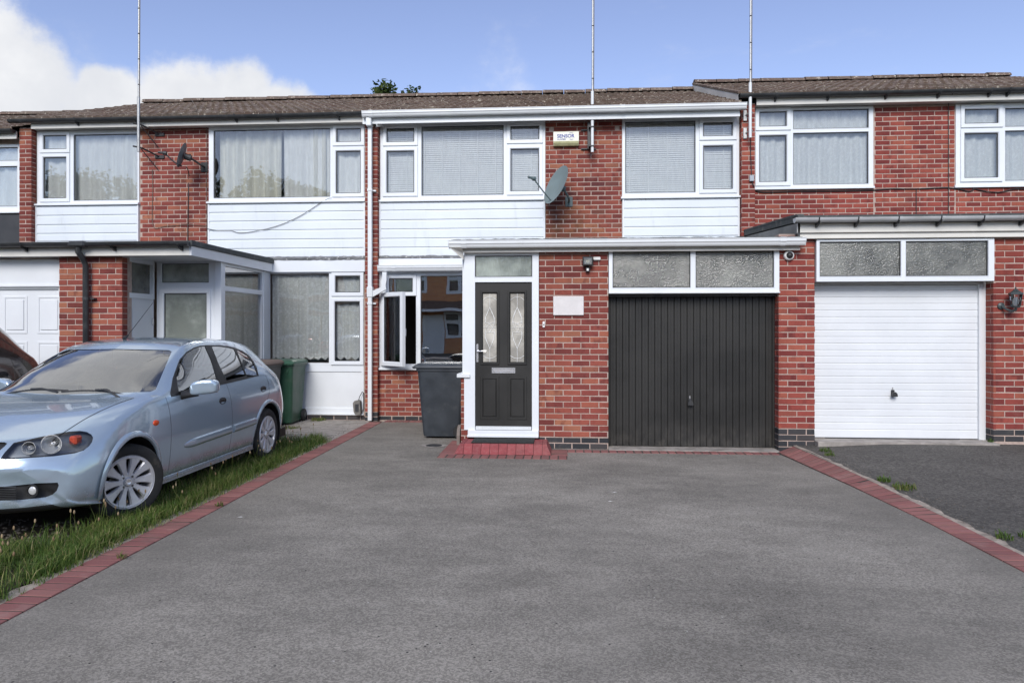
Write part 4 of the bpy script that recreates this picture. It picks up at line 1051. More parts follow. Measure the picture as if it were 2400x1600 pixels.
roof_slab(hl, -9.0, -4.79, -2.64, 0, 2.665, 2.69, .062)
MB().box(-4.80, -4.775, -2.66, -.02, 2.60, 2.672, .006).build('felt_edge', 'felt', hl)
round_gutter(hl, -9.0, -4.80, -2.70, 2.645, .055, brackets=[-7.05, -5.83, -4.92], sag=.0)
pp = MB().tube([(-6.285, -2.70, 2.60), (-6.285, -2.70, 2.52), (-6.28, -2.62, 2.44), (-6.275, -2.575, 2.36), (-6.27, -2.575, .05)], .037, 12).build('downpipe', 'black_gutter', hl, smooth=True)
MB().box(-6.40, -6.17, -2.765, -2.64, 2.585, 2.66, .02).build('gutter_outlet', 'black_gutter', pp)
for z in (1.92,): MB().lathe([(.043, -.02), (.043, .02)], 14, Matrix.Translation((-6.272, -2.575, z))).build('pipe_collar', 'black_gutter', pp); MB().box(-6.235, -6.17, -2.56, -2.5, 1.91, 1.93).build('pipe_bracket', 'black_gutter', pp)

# ------------------------------------------------------------------ farthest left house
ZL = -.17
hf = empty('terraced_house', (-12.0, 0, ZL), 0, 'farthest left terraced house, mostly out of frame, with black panel under its window', 'house')
wf = house_shell(hf, -15.0, -9.21, ZL, 4.80, [(-11.2, -9.31, 3.60, 4.66)]); wf.name = 'brick_wall'
window(hf, -11.3, -9.215, 3.535, 4.685, [(-10.95, -9.322, 4.41, 4.632, F_), (-10.95, -9.333, 3.625, 4.305, F_)])
MB().box(-11.3, -9.215, -.02, .006, 2.5, 3.49, .004).build('black_panel', 'dark_panel', hf)
BF = Bricks(); BF.field(-15.0, -11.32, 0, 4.7, 0, 'red_brick'); BF.finish(wf, 40)
MB().box(-15, -9.21, -.175, -.15, 4.735, 4.86, .003).build('fascia_board', 'aged_white', hf)
round_gutter(hf, -15, -9.22, -.240, 4.876, .056, brackets=[-9.55])
roof(hf, -15.0, -9.20, 4.875, 6.30, seed=9)
MB().box(-15, -9.22, -2.6, -.01, 2.3, 2.45).build('porch_roof', 'felt', hf)

# ------------------------------------------------------------------ curtains and blinds
venetian(-2.95, -.29, 3.68, 4.90, .082, 'wide white venetian blind in the upstairs window beside the drainpipe', 'venetian blinds upstairs')
venetian(1.01, 2.81, 3.68, 4.90, .082, 'white venetian blind in the upstairs window beside the alarm box pier', 'venetian blinds upstairs')
curtain('lace_curtain', 3.11, 4.90, 3.80, 5.0, .085, 'net_lace', 'patterned white lace curtain in the right house window nearest the drop cable', 11, .024, seed=2)
curtain('lace_curtain', 6.19, 8.08, 3.80, 5.0, .085, 'net_lace', 'white lace curtain in the window cut off by the right edge', 11, .024, seed=3)
curtain('net_curtain', -8.93, -7.17, 3.70, 4.87, .088, 'net_white', 'pale net curtain in the upstairs window by the left aerial pole', 9, .030, seed=4)
curtain('side_curtain', -8.90, -8.60, 3.70, 4.86, .15, 'curtain_cream', 'narrow cream curtain drawn back at the leftmost opening light', 3, .04, seed=5)
curtain('side_curtain', -5.80, -4.72, 3.70, 4.87, .14, 'curtain_cream', 'cream curtain hanging in folds on the left of the big upstairs window', 6, .052, seed=6)
curtain('net_curtain', -4.66, -3.30, 3.70, 4.87, .088, 'net_white', 'thin white net across the right of the big upstairs window', 8, .028, seed=7)
curtain('side_curtain', -4.22, -3.93, 3.70, 4.87, .075, 'curtain_cream', 'single cream curtain fold near the mullion of the big upstairs window', 2, .04, seed=8)
curtain('net_curtain', -4.86, -3.30, .99, 2.42, .085, 'net_sheer', 'sheer white net with scalloped hem in the ground-floor window behind the green bin', 12, .02, scallop=.05, seed=9)
curtain('net_curtain', -10.9, -9.34, 3.6, 4.62, .085, 'net_white', 'pale net in the window at the left picture edge', 8, .028, seed=10)
curtain('side_curtain', -3.62, -3.46, .99, 2.42, .18, 'curtain_cream', 'narrow cream curtain in the small ground-floor light beside the drainpipe', 1, .03, seed=12)
curtain('side_curtain', -2.93, -2.72, .9, 2.36, .16, 'bin_slate', 'grey curtain behind the open casement of the front room', 3, .03, seed=13)

def side_net(x, y0, y1, z0, z1, label):
    vs = []; N = 60
    for i in range(N + 1):
        y = y0 + (y1 - y0) * i / N
        for z in (z0, z1): vs.append((x + .025 * math.sin(i * .9) + .01 * math.sin(i * 2.3), y, z))
    return tag(MB().add(vs, [(2 * i, 2 * i + 2, 2 * i + 3, 2 * i + 1) for i in range(N)]).build('net_curtain', 'net_sheer', None, smooth=True, fix=False), label, 'curtain')
side_net(-5.0, -1.62, -.1, .5, 2.46, 'pleated net curtain inside the side glass of the left porch')
# ------------------------------------------------------------------ cars
def paint(name, base, flake, coat=1.0):
    t = NT(name); P = t.obj()
    fl = t.noise(P, 900, 2, 0.5)
    c = t.mix(t.step(fl, 0.35, 0.7), base, flake)
    d = t.step(t.sep(P)[2], 0.45, 0.22, 0, 1); d = t.math('MULTIPLY', d, t.step(t.noise(P, 7, 5, .65), 0.35, 0.75, 0.15, .75))
    c = t.mix(d, c, (0.16, 0.15, 0.13, 1))                       # road film along the sills
    M[name] = t.pbr(c, t.math('ADD', 0.18, t.math('MULTIPLY', d, .3)), 0.48, None, 0.5, coat, 0.04)
paint('paint_silver', (0.36, 0.455, 0.545, 1), (0.44, 0.535, 0.62, 1))
paint('paint_brown', (0.045, 0.034, 0.030, 1), (0.07, 0.052, 0.045, 1))
paint('paint_red', (0.42, 0.02, 0.02, 1), (0.5, 0.03, 0.03, 1))
plain('trim_black', (0.016, 0.016, 0.017), 0.5, var=.2)
plain('lamp_bowl', (0.72, 0.73, 0.74), 0.25, 0.45, var=.15, scale=14)
plain('lamp_housing', (0.17, 0.19, 0.215), 0.35, 0.2, var=.15)
plain('amber', (0.75, 0.075, 0.012), 0.25, var=.1)
plain('amber_dull', (0.42, 0.06, 0.03), 0.3, var=.3, scale=40)
plain('red_lamp', (0.35, 0.01, 0.012), 0.2, var=.1)
plain('tyre', (0.022, 0.022, 0.022), 0.85, var=.35, scale=14, bump=.3, bscale=120, dirt=((.09, .08, .065), 9.0, (.5, .85)))
plain('alloy', (0.64, 0.635, 0.65), 0.36, 0.35, var=.1, scale=10, dirt=((.25, .22, .19), 16.0, (.55, .85)))
plain('seat_cloth', (0.055, 0.06, 0.068), 0.95, var=.2)
plain('dash', (0.045, 0.046, 0.05), 0.7, var=.15)
plain('paper_white', (0.75, 0.77, 0.74), 0.7)
plain('disc', (0.12, 0.11, 0.10), 0.5, 0.7)

def pchip(xs, ys):
    n = len(xs); h = [xs[i + 1] - xs[i] for i in range(n - 1)]; d = [(ys[i + 1] - ys[i]) / h[i] for i in range(n - 1)]
    m = [d[0]] + [0 if d[i - 1] * d[i] <= 0 else 3 * (h[i - 1] + h[i]) / ((2 * h[i] + h[i - 1]) / d[i - 1] + (h[i] + 2 * h[i - 1]) / d[i]) for i in range(1, n - 1)] + [d[-1]]
    def f(x):
        i = max(0, min(n - 2, next((k for k in range(n - 1) if x <= xs[k + 1]), n - 2)))
        t = (x - xs[i]) / h[i]; t2, t3 = t * t, t * t * t
        return (2 * t3 - 3 * t2 + 1) * ys[i] + (t3 - 2 * t2 + t) * h[i] * m[i] + (-2 * t3 + 3 * t2) * ys[i + 1] + (t3 - t2) * h[i] * m[i + 1]
    return f
# station: s, z top, crease x, crease z, belt x, belt z, widest x, widest z, sill x, sill z, floor z, sweep
KEYS = [
 (0.000, .545, .55, .535, .700, .515, .740, .44, .715, .300, .285, .40),
 (0.025, .605, .56, .595, .730, .560, .775, .45, .745, .268, .255, .40),
 (0.070, .665, .57, .650, .750, .610, .800, .46, .768, .250, .238, .39),
 (0.150, .730, .585, .712, .765, .660, .825, .49, .785, .235, .225, .36),
 (0.350, .800, .605, .786, .780, .728, .843, .54, .802, .215, .205, .25),
 (0.600, .868, .625, .855, .790, .798, .848, .58, .805, .195, .185, .13),
 (0.900, .925, .650, .915, .792, .865, .850, .60, .805, .195, .185, .04),
 (1.120, .965, .675, .948, .794, .908, .850, .62, .805, .195, .185, .0),
 (1.300, 1.060, .685, .985, .795, .928, .850, .62, .805, .195, .185, .0),
 (1.600, 1.215, .650, 1.135, .796, .945, .850, .62, .805, .195, .185, .0),
 (1.900, 1.345, .612, 1.275, .796, .952, .850, .62, .805, .195, .185, .0),
 (2.080, 1.405, .590, 1.340, .795, .958, .850, .62, .805, .195, .185, .0),
 (2.400, 1.440, .575, 1.380, .793, .966, .850, .62, .805, .195, .185, .0),
 (2.900, 1.436, .570, 1.374, .790, .978, .850, .62, .805, .195, .185, .0),
 (3.300, 1.408, .560, 1.338, .785, .990, .850, .62, .805, .195, .185, -.01),
 (3.600, 1.362, .548, 1.272, .778, 1.000, .848, .62, .805, .200, .190, -.05),
 (3.760, 1.298, .545, 1.190, .770, .990, .845, .62, .80, .210, .200, -.09),
 (3.900, 1.165, .548, 1.080, .760, .965, .838, .62, .79, .225, .215, -.13),
 (4.020, 1.020, .550, .975, .745, .915, .825, .60, .775, .250, .235, -.18),
 (4.110, .900, .545, .870, .725, .820, .805, .58, .750, .285, .265, -.23),
 (4.170, .780, .535, .755, .705, .705, .775, .55, .725, .330, .310, -.27),
 (4.200, .660, .52, .640, .67, .600, .735, .52, .690, .400, .380, -.30),
]
KF = [pchip([k[0] for k in KEYS], [k[i] for k in KEYS]) for i in range(12)]
def catmull(P, sub):
    out = []
    for i in range(len(P) - 1):
        p0, p1, p2, p3 = P[max(i - 1, 0)], P[i], P[i + 1], P[min(i + 2, len(P) - 1)]
        if i == 0: p0 = Vector((-p2.x, p2.y)) if abs(p1.x) < 1e-6 else p0
        for k in range(sub):
            t = k / sub
            out.append(.5 * ((2 * p1) + (p2 - p0) * t + (2 * p0 - 5 * p1 + 4 * p2 - p3) * t * t + (3 * p1 - p0 - 3 * p2 + p3) * t ** 3))
    out.append(P[-1]); return out
SUB = 4
def car_ring(s):
    _, zt, yc, zc, yb, zb, ym, zm, ys, zs, zf, sw = [f(s) for f in KF]
    V2 = lambda a, b: Vector((a, b))
    glassy = smooth01((s - 1.15) / .3) * (1 - smooth01((s - 3.75) / .3))
    ctl = [V2(0, zt), V2(yc * .55, zt - .20 * (zt - zc)), V2(yc * .87, zt - .58 * (zt - zc)), V2(yc, zc),
           V2(yc + (yb - yc) * (.55 + .02 * glassy), zc + (zb - zc) * (.5 if glassy > .5 else .38)), V2(yb, zb), V2(yb + (ym - yb) * .68, zb + (zm - zb) * .42), V2(ym, zm),
           V2(ys + (ym - ys) * .72, zs + (zm - zs) * .45), V2(ys, zs + .02), V2(ys - .06, zf), V2(0, zf)]
    pts = catmull(ctl, SUB); out = []
    for p in pts:
        x = max(0, p.x); out.append((x, s + sw * (x / .85) ** 2.4, p.y))
    return out
def car_side(s, z):
    """Lateral position of the body side at distance s from the nose and height z."""
    r = [q for q in car_ring(s)[4 * SUB:]]
    for a, b in zip(r[:-1], r[1:]):
        if (a[2] - z) * (b[2] - z) <= 0 and abs(a[2] - b[2]) > 1e-6:
            t = (z - a[2]) / (b[2] - a[2]); return a[0] + (b[0] - a[0]) * t
    return .84
AX1, AX2, WZ, WR = .87, 3.405, .300, .300
CAR_LOC = Vector((-4.262, -6.90, 0.0)); CAR_RZ = R(-0.5)
CAR_M = Matrix.Translation(CAR_LOC) @ Matrix.Rotation(CAR_RZ, 4, 'Z')
def rays(crop, pts):
    """Outline points measured on the photograph, as directions from the photographer's eye in the car's own axes."""
    ox, oy, sc = crop; inv = CAR_M.inverted().to_3x3(); a = R(4.0); out = []
    for x, y in pts:
        u = (ox + x / sc - 1200) / 1640; v = (767 - oy - y / sc) / 1640
        out.append(inv @ Vector((u * math.cos(a) - math.sin(a), u * math.sin(a) + math.cos(a), v)))
    return out
EYE = CAR_M.inverted() @ Vector((0, -11.42, 1.54))
def cut(bm, faces, planes):
    """Cuts the outline into the faces; returns the faces inside it."""
    cur = list(faces)
    for co, no in planes:
        geom = list({e for f in cur for e in f.edges}) + list({v for f in cur for v in f.verts}) + cur
        res = bmesh.ops.bisect_plane(bm, geom=geom, plane_co=co, plane_no=no, dist=1e-5)
        cand = {f for f in res['geom'] if isinstance(f, bmesh.types.BMFace)} | {f for f in cur if f.is_valid}
        cur = [f for f in cand if f.is_valid and (f.calc_center_median() - co).dot(no) < 0]
    return cur
def eye_planes(dirs):
    c = sum(dirs, Vector()) / len(dirs); out = []
    for i in range(len(dirs)):
        n = dirs[i].cross(dirs[(i + 1) % len(dirs)]).normalized()
        if n.dot(c) > 0: n = -n
        out.append((EYE.copy(), n))
    return out
def side_planes(poly):
    c = Vector((sum(p[0] for p in poly) / len(poly), sum(p[1] for p in poly) / len(poly))); out = []
    for i in range(len(poly)):
        a, b = Vector(poly[i]), Vector(poly[(i + 1) % len(poly)]); d = b - a; n = Vector((0, d.y, -d.x)).normalized()
        p = Vector((0, a.x, a.y))
        if n.dot(Vector((0, c.x, c.y)) - p) > 0: n = -n
        out.append((p, n))
    return out
B3, B4, Z4 = (0, 760, 3.267), (0, 960, 5.6), (380, 780, 5.2267)
OUT = {
 'headlight': (B4, [(5, 640), (60, 560), (180, 432), (500, 360), (900, 285), (1050, 275), (1140, 290), (1200, 325), (1222, 365), (1210, 420), (1170, 475), (1100, 530), (980, 570), (700, 610), (40, 655)]),
 'low_grille': (B4, [(-700, 1000), (500, 962), (700, 942), (755, 952), (772, 990), (745, 1060), (690, 1112), (600, 1145), (300, 1178), (-700, 1215)]),
 'grille': (B4, [(-700, 405), (60, 425), (95, 440), (60, 480), (0, 530), (-120, 575), (-700, 610)]),
 'windscreen': (B3, [(200, 545), (1150, 515), (1192, 498), (1305, 232), (1314, 208), (1290, 197), (700, 184), (400, 190)]),
 'trim': (Z4, [(97, 742), (127, 560), (162, 458), (212, 325), (297, 233), (387, 178), (460, 156), (540, 147), (700, 148), (800, 160), (890, 180), (980, 215), (1060, 270), (1120, 345), (1162, 427), (1186, 526), (112, 785)]),
 'front': (Z4, [(190, 640), (178, 560), (172, 500), (220, 345), (303, 250), (392, 195), (465, 170), (526, 160), (606, 345), (684, 600), (205, 715)]),
 'rear': (Z4, [(585, 158), (700, 163), (800, 175), (878, 195), (945, 325), (1025, 524), (772, 586), (690, 375)]),
 'quarter': (Z4, [(912, 203), (972, 228), (1046, 280), (1104, 353), (1142, 430), (1165, 512), (1046, 536), (965, 345)]),
}
def car_mesh():
    bm = bmesh.new(); lay = bm.faces.layers.int.new('part')
    st = [0, .012, .025, .045, .07, .1, .14] + [.18 + .04 * i for i in range(98)] + [4.08, 4.11, 4.14, 4.165, 4.185, 4.2]
    st = sorted(set(round(s, 3) for s in st if s <= 4.2))
    rows = []
    for s in st: rows.append([bm.verts.new(p) for p in car_ring(s)])
    NR = len(rows[0])
    for i in range(len(st) - 1):
        for j in range(NR - 1):
            f = bm.faces.new((rows[i][j], rows[i][j + 1], rows[i + 1][j + 1], rows[i + 1][j]))
            sm = (st[i] + st[i + 1]) / 2
            f[lay] = 1 if (j >= NR - 1 - SUB) else (2 if (j < 3 * SUB and .12 < sm < 1.12) else 0)
    for r in (rows[0], rows[-1]):
        for j in range(NR // 2):
            a, b, c, d = r[j], r[j + 1], r[NR - 2 - j], r[NR - 1 - j]
            vs = [a, b, c, d] if len({a, b, c, d}) == 4 else [a, b, c] if len({a, b, c}) == 3 else None
            if vs:
                try: bm.faces.new(vs)[lay] = 0
                except ValueError: pass
    bmesh.ops.recalc_face_normals(bm, faces=bm.faces[:])
    bm.normal_update()
    side = lambda a, b, z0=.0, z1=2: [f for f in bm.faces if a < f.calc_center_median().y < b and z0 < f.calc_center_median().z < z1 and f.calc_center_median().x > .35]
    # wheel openings
    for ax in (AX1, AX2):
        circ = [(ax + .352 * math.cos(2 * math.pi * k / 28), WZ + .01 + .352 * math.sin(2 * math.pi * k / 28)) for k in range(28)]
        ins = cut(bm, side(ax - .5, ax + .5, 0, .8), side_planes(circ)); bmesh.ops.delete(bm, geom=ins, context='FACES')
    front = lambda: [f for f in bm.faces if f.calc_center_median().y < 1.0 and f.normal.y < .35]
    P = {}
    for nm, idx, fs in (('headlight', 3, front), ('low_grille', 4, front), ('grille', 5, front)):
        ins = cut(bm, [f for f in fs() if f[lay] in (0, 2)], eye_planes(rays(*OUT[nm])))
        for f in ins: f[lay] = idx
    ins = cut(bm, [f for f in bm.faces if .95 < f.calc_center_median().y < 2.3 and f.normal.z > .3 and f.normal.y < .05 and f.calc_center_median().x < .72], eye_planes(rays(*OUT['windscreen'])))
    for f in ins: f[lay] = 6
    dlo = cut(bm, [f for f in side(1.1, 4.1, .88, 1.5) if f.normal.x > .35 and f[lay] != 6], eye_planes(rays(*OUT['trim'])))
    for f in dlo: f[lay] = 7
    for nm, idx in (('front', 8), ('rear', 9), ('quarter', 10)):
        ins = cut(bm, [f for f in bm.faces if f[lay] == 7], eye_planes(rays(*OUT[nm])))
        for f in ins: f[lay] = idx
    # rear screen and lamps
    hat = [f for f in bm.faces if f.calc_center_median().y > 3.55 and f[lay] == 0 and f.normal.y > .3]
    ins = cut(bm, hat, [(Vector((.50, 0, 0)), Vector((1, 0, 0))), (Vector((0, 0, 1.06)), Vector((0, 0, -1))), (Vector((0, 0, 1.32)), Vector((0, 0, 1)))])
    for f in ins: f[lay] = 11
    ins = cut(bm, [f for f in bm.faces if f.calc_center_median().y > 3.6 and f[lay] == 0], [(Vector((.60, 0, 0)), Vector((-1, 0, 0))), (Vector((0, 0, .70)), Vector((0, 0, -1))), (Vector((0, 0, .97)), Vector((0, 0, 1))), (Vector((0, 3.90, .8)), Vector((0, -1, .25)))])
    for f in ins: f[lay] = 12
    # doors
    D1 = [(1.375, .97), (1.385, .80), (1.38, .30), (1.40, .262), (2.48, .262), (2.50, .60), (2.47, 1.0)]
    D2 = [(2.482, 1.01), (2.512, .60), (2.492, .262), (2.96, .262), (3.06, .38), (3.20, .58), (3.40, .72), (3.43, 1.03)]
    for idx, poly in ((13, D1), (14, D2)):
        ins = cut(bm, [f for f in side(1.2, 3.6, .2, 1.05) if f[lay] == 0 and f.normal.x > .4], side_planes(poly))
        for f in ins: f[lay] = idx
    return bm, lay
PART_NAMES = {0: 'body', 1: 'underbody', 2: 'bonnet', 3: 'headlight', 4: 'lower_grille', 5: 'grille', 6: 'windscreen', 7: 'window_surround', 8: 'front_window', 9: 'rear_window', 10: 'quarter_window', 11: 'rear_screen', 12: 'tail_light', 13: 'front_door', 14: 'rear_door'}
PART_MATS = {1: 'trim_black', 3: 'lens', 4: 'trim_black', 5: 'trim_black', 6: 'car_glass', 7: 'trim_black', 8: 'car_glass', 9: 'car_glass', 10: 'car_glass', 11: 'car_glass', 12: 'red_lamp'}
CENTRE = {0, 1, 2, 4, 5, 6, 11}
def wheel_meshes():
    out = {}
    mt = Matrix.Rotation(R(90), 4, 'Y')                       # lathe axis along +x (outward)
    w = .185
    out['tyre'] = MB().lathe([(.205, -w), (.23, -w - .004), (.275, -w + .006), (.297, -w + .025), (.302, -w / 2), (.300, -.028), (.285, -.008), (.258, .0), (.228, -.006), (.208, -.014), (.205, -.05)], 48, mt, cap=False).mesh('tyre', 'tyre', 35)
    mb = MB().lathe([(.205, -.012), (.212, -.006), (.214, -.012), (.208, -.03), (.196, -.06), (.188, -.11), (.190, -w)], 48, mt, cap=False)
    mb.lathe([(.205, -.012), (.199, -.004), (.190, -.006), (.186, -.016), (.188, -.05)], 48, mt, cap=False)
    out['rim'] = mb.mesh('rim', 'alloy', 35)
    sp = MB()
    for k in range(10):
        t = 2 * math.pi * k / 10; c, s_ = math.cos(t), math.sin(t)
        prof = [(.050, .019, -.022), (.085, .0215, -.020), (.125, .0275, -.016), (.160, .0355, -.012), (.192, .0480, -.008)]
        vs = []
        for r, hw, x in prof:
            for u, dx in ((-hw, -.010), (-hw * .72, 0), (hw * .72, 0), (hw, -.010), (hw * .9, -.035), (-hw * .9, -.035)):
                vs.append((x + dx, r * c - u * s_, r * s_ + u * c))
        sp.add(vs, [(6 * i + j, 6 * i + (j + 1) % 6, 6 * i + 6 + (j + 1) % 6, 6 * i + 6 + j) for i in range(4) for j in range(6)])
    sp.lathe([(.001, -.014), (.030, -.014), (.033, -.018), (.040, -.026), (.066, -.026), (.074, -.030), (.072, -.06)], 32, mt, cap=False)
    out['spokes'] = sp.mesh('spokes', 'alloy', 40)
    nt = MB()
    for k in range(4):
        t = 2 * math.pi * (k + .5) / 4
        nt.lathe([(.0135, -.027), (.0135, -.0262), (.0095, -.0262), (.009, -.022), (.004, -.020), (.001, -.020)], 8, Matrix.Translation((0, .052 * math.cos(t), .052 * math.sin(t))) @ mt, cap=False)
    out['wheel_nuts'] = nt.mesh('wheel_nuts', 'disc', 40)
    out['centre_cap'] = MB().lathe([(.027, -.0138), (.025, -.0115), (.018, -.011), (.016, -.0125), (.001, -.0125)], 24, mt, cap=False).mesh('centre_cap', 'chrome', 40)
    out['brake_disc'] = MB().lathe([(.001, -.075), (.125, -.075), (.125, -.095), (.001, -.095)], 28, mt, cap=False).mesh('brake_disc', 'disc', 40)
    return out
WHEEL = wheel_meshes()
CAR_BM = None
def make_car(name, label, body_mat, chrome=False, simple=False, group=None):
    global CAR_BM
    root = empty(name, (0, 0, 0), 0, label, 'car', group)
    if CAR_BM is None: CAR_BM = car_mesh()
    bm, lay = CAR_BM
    bm.verts.index_update(); parts = {}
    for f in bm.faces: parts.setdefault(f[lay], []).append(f)
    ob = {}
    vn = {v.index: v.normal.copy() for v in bm.verts}
    for idx, fs in sorted(parts.items()):
        used = {}; V = []; N = []
        for f in fs:
            for v in f.verts:
                if v.index not in used: used[v.index] = len(V); V.append(v.co.copy()); N.append(vn[v.index])
        F = [[used[v.index] for v in f.verts] for f in fs]
        def mk(sgn):
            return [(v.x * sgn, v.y, v.z) for v in V], [(n.x * sgn, n.y, n.z) for n in N], (F if sgn > 0 else [g[::-1] for g in F])
        groups = [(mk(1), mk(-1))] if idx in CENTRE else [(mk(1),), (mk(-1),)]
        for g in groups:
            vs, ns, fcs = [], [], []
            for v, n, f in g:
                o = len(vs); vs += v; ns += n; fcs += [[i + o for i in q] for q in f]
            if idx in (8, 9, 10, 6, 11): vs = [tuple(Vector(v) - Vector(n) * .004) for v, n in zip(vs, ns)]
            if idx in (4, 5): vs = [tuple(Vector(v) + Vector((0, .022, 0))) for v, n in zip(vs, ns)]
            me = bpy.data.meshes.new(PART_NAMES[idx]); me.from_pydata(vs, [], fcs)
            me.polygons.foreach_set('use_smooth', [True] * len(me.polygons))
            me.normals_split_custom_set_from_vertices(ns)
            mat = PART_MATS.get(idx, body_mat); me.materials.append(M[mat])
            o = link(PART_NAMES[idx], me, root)
            ob.setdefault(idx, []).append(o)
    # edge returns give the openings depth
    def edge_loop_skirt(idx, name, depth, mat, par):
        fs = parts[idx]; cnt = {}
        for f in fs:
            vs = list(f.verts)
            for a, b in zip(vs, vs[1:] + vs[:1]): cnt.setdefault(frozenset((a.index, b.index)), []).append((a, b))
        for sgn in ((1, -1)):
            mb = MB()
            for k, l in cnt.items():
                if len(l) != 1: continue
                a, b = l[0]
                if abs(a.co.x) < 1e-5 and abs(b.co.x) < 1e-5: continue
                q = [a.co, b.co, b.co + depth, a.co + depth]; mb.add([(p.x * sgn, p.y, p.z) for p in q], [(0, 1, 2, 3)])
            mb.build(name, mat, par, fix=False)
    for i, o in ((3, Vector((-.02, .10, 0))), (4, Vector((0, .03, 0))), (5, Vector((0, .03, 0)))):
        edge_loop_skirt(i, 'recess', o, 'trim_black', ob[i][0])
    # wheels and wells
    for ax in (AX1, AX2):
        for sg in (1, -1):
            x = .838 * sg
            w = link('wheel', WHEEL['tyre'], root, (x, ax, WZ), (random.uniform(0, 6) if sg > 0 else 0, 0, 0 if sg > 0 else math.pi))
            if ax == AX1: w.rotation_euler = (0, 0, R(-28) + (0 if sg > 0 else math.pi)); w.location = ((.805 if sg > 0 else -.82), ax, WZ)
            for nm in ('rim', 'spokes', 'wheel_nuts', 'centre_cap', 'brake_disc'): link(nm, WHEEL[nm], w)
            mb = MB(); K = 20
            vs = []
            for xx in (.835 * sg, .58 * sg):
                for k in range(K + 1):
                    t = math.pi * (-.12 + 1.24 * k / K); vs.append((xx, ax + .350 * math.cos(t), WZ + .01 + .350 * math.sin(t)))
            mb.add(vs, [(k, k + 1, K + 2 + k, K + 1 + k) for k in range(K)] + [tuple(range(K + 1, 2 * K + 2))]); mb.build('wheel_well', 'trim_black', root, fix=False)
            # rolled arch lip standing proud of the wing
            vs = []; fs = []; prof = [(-.004, 0.0), (.012, .004), (.016, .016), (.010, .034), (-.004, .046)]
            K2 = 32
            for k in range(K2 + 1):
                t = math.pi * (-.05 + 1.10 * k / K2); taper = min(1, 4 * k / K2, 4 * (K2 - k) / K2)
                for dx, dr in prof:
                    r = .350 + dr * 1.1; yy = ax + r * math.cos(t); zz = max(.2, WZ + .01 + r * math.sin(t))
                    yy = max(.42, min(4.0, yy)); vs.append(((car_side(yy, zz) + dx * taper) * sg, yy, zz))
            n = len(prof); mb = MB().add(vs, [(k * n + j, k * n + j + 1, k * n + n + j + 1, k * n + n + j) for k in range(K2) for j in range(n - 1)]); mb.build('arch_lip', body_mat, root, smooth=60)
    on = lambda s, z, d=0.0: (car_side(s, z) + d, s, z)
    for sg in (1, -1):
        fl = lambda pts: [(x * sg, y, z) for x, y, z in pts]
        dr = [o for o in ob[13]][0 if sg > 0 else 1]; dr2 = ob[14][0 if sg > 0 else 1]
        # shut lines
        for pts in ([(1.385, .93), (1.39, .80), (1.385, .55), (1.38, .27)], [(2.478, .965), (2.505, .8), (2.508, .55), (2.49, .27)], [(3.44, .98), (3.46, .90), (3.44, .78), (3.36, .70)], [(1.40, .258), (1.9, .256), (2.48, .256), (2.96, .258)]):
            den = [(pts[i][0] + (pts[i + 1][0] - pts[i][0]) * k / 6, pts[i][1] + (pts[i + 1][1] - pts[i][1]) * k / 6) for i in range(len(pts) - 1) for k in range(6)] + [pts[-1]]
            MB().tube(fl([on(s, z, -.0008) for s, z in den]), .0024, 5).build('shut_line', 'trim_black', root)
        bl = []
        for k in range(30):
            s = .16 + .96 * k / 29; r = car_ring(s)[3 * SUB]; bl.append((r[0], r[1], r[2] + .001))
        MB().tube(fl(bl), .0026, 5).build('shut_line', 'trim_black', root)
        # rubbing strips
        for s0, s1, par, tap in ((1.60, 2.465, dr, True), (2.53, 3.03, dr2, False)):
            vs = []; N = 16
            for k in range(N + 1):
                s = s0 + (s1 - s0) * k / N; e = min(1, (k + .25) / 3.0) if tap else 1.0; h = .044 * math.sqrt(e)
                zc = .470 + .02 * (s - 1.6)
                for dz, dx in ((-h, -.006), (-h * .75, .020), (0, .030), (h * .75, .022), (h, -.006)):
                    vs.append(on(s, zc + dz, dx * (e if tap else 1)))
            vs = fl(vs); mb = MB().add(vs, [(k * 5 + j, k * 5 + j + 1, k * 5 + 6 + j, k * 5 + 5 + j) for k in range(N) for j in range(4)] + [tuple(range(5)), tuple(N * 5 + j for j in range(5))]); mb.build('rubbing_strip', body_mat, par, smooth=50)
        # handles
        for s, z, par in ((2.33, .80, dr), (3.29, .835, dr2)):
            x = car_side(s, z)
            m = Matrix.Translation((x * sg, s, z)) @ Matrix.Rotation(R(90) * sg, 4, 'Y') @ Matrix.Diagonal((.62, 1.25, 1, 1))
            MB().lathe([(.055, -.004), (.055, .005), (.048, .008), (.044, .002), (.001, .001)], 24, m, cap=False).build('door_handle', 'trim_black', par, smooth=40)
            MB().box((x + .004) * sg - .006, (x + .004) * sg + .006, s - .048, s + .044, z + .004, z + .022, .005).build('handle_grip', 'black_metal', par)
        # mirror
        bx = MB(); bm2 = bmesh.new(); bmesh.ops.create_uvsphere(bm2, u_segments=24, v_segments=14, radius=1)
        for v in bm2.verts:
            p = v.co; q = Vector([math.copysign(abs(c) ** .45, c) for c in p])
            v.co = Vector(((.985 + .118 * q.x) * sg, 1.70 + .050 * q.y + .025 * q.x, .995 + .068 * q.z + .012 * q.x - (.02 * q.x * q.x if q.z > 0 else 0)))
        mr = bx.bm(bm2).build('door_mirror', body_mat, root, smooth=60)
        MB().box(min(.885 * sg, 1.085 * sg), max(.885 * sg, 1.085 * sg), 1.748, 1.755, .935, 1.035, .004).build('mirror_glass', 'chrome', mr)
        MB().tube(fl([(.80, 1.62, .925), (.86, 1.66, .925), (.93, 1.69, .935)]), [.045, .028, .026], 10).build('mirror_arm', 'trim_black', mr, smooth=True)
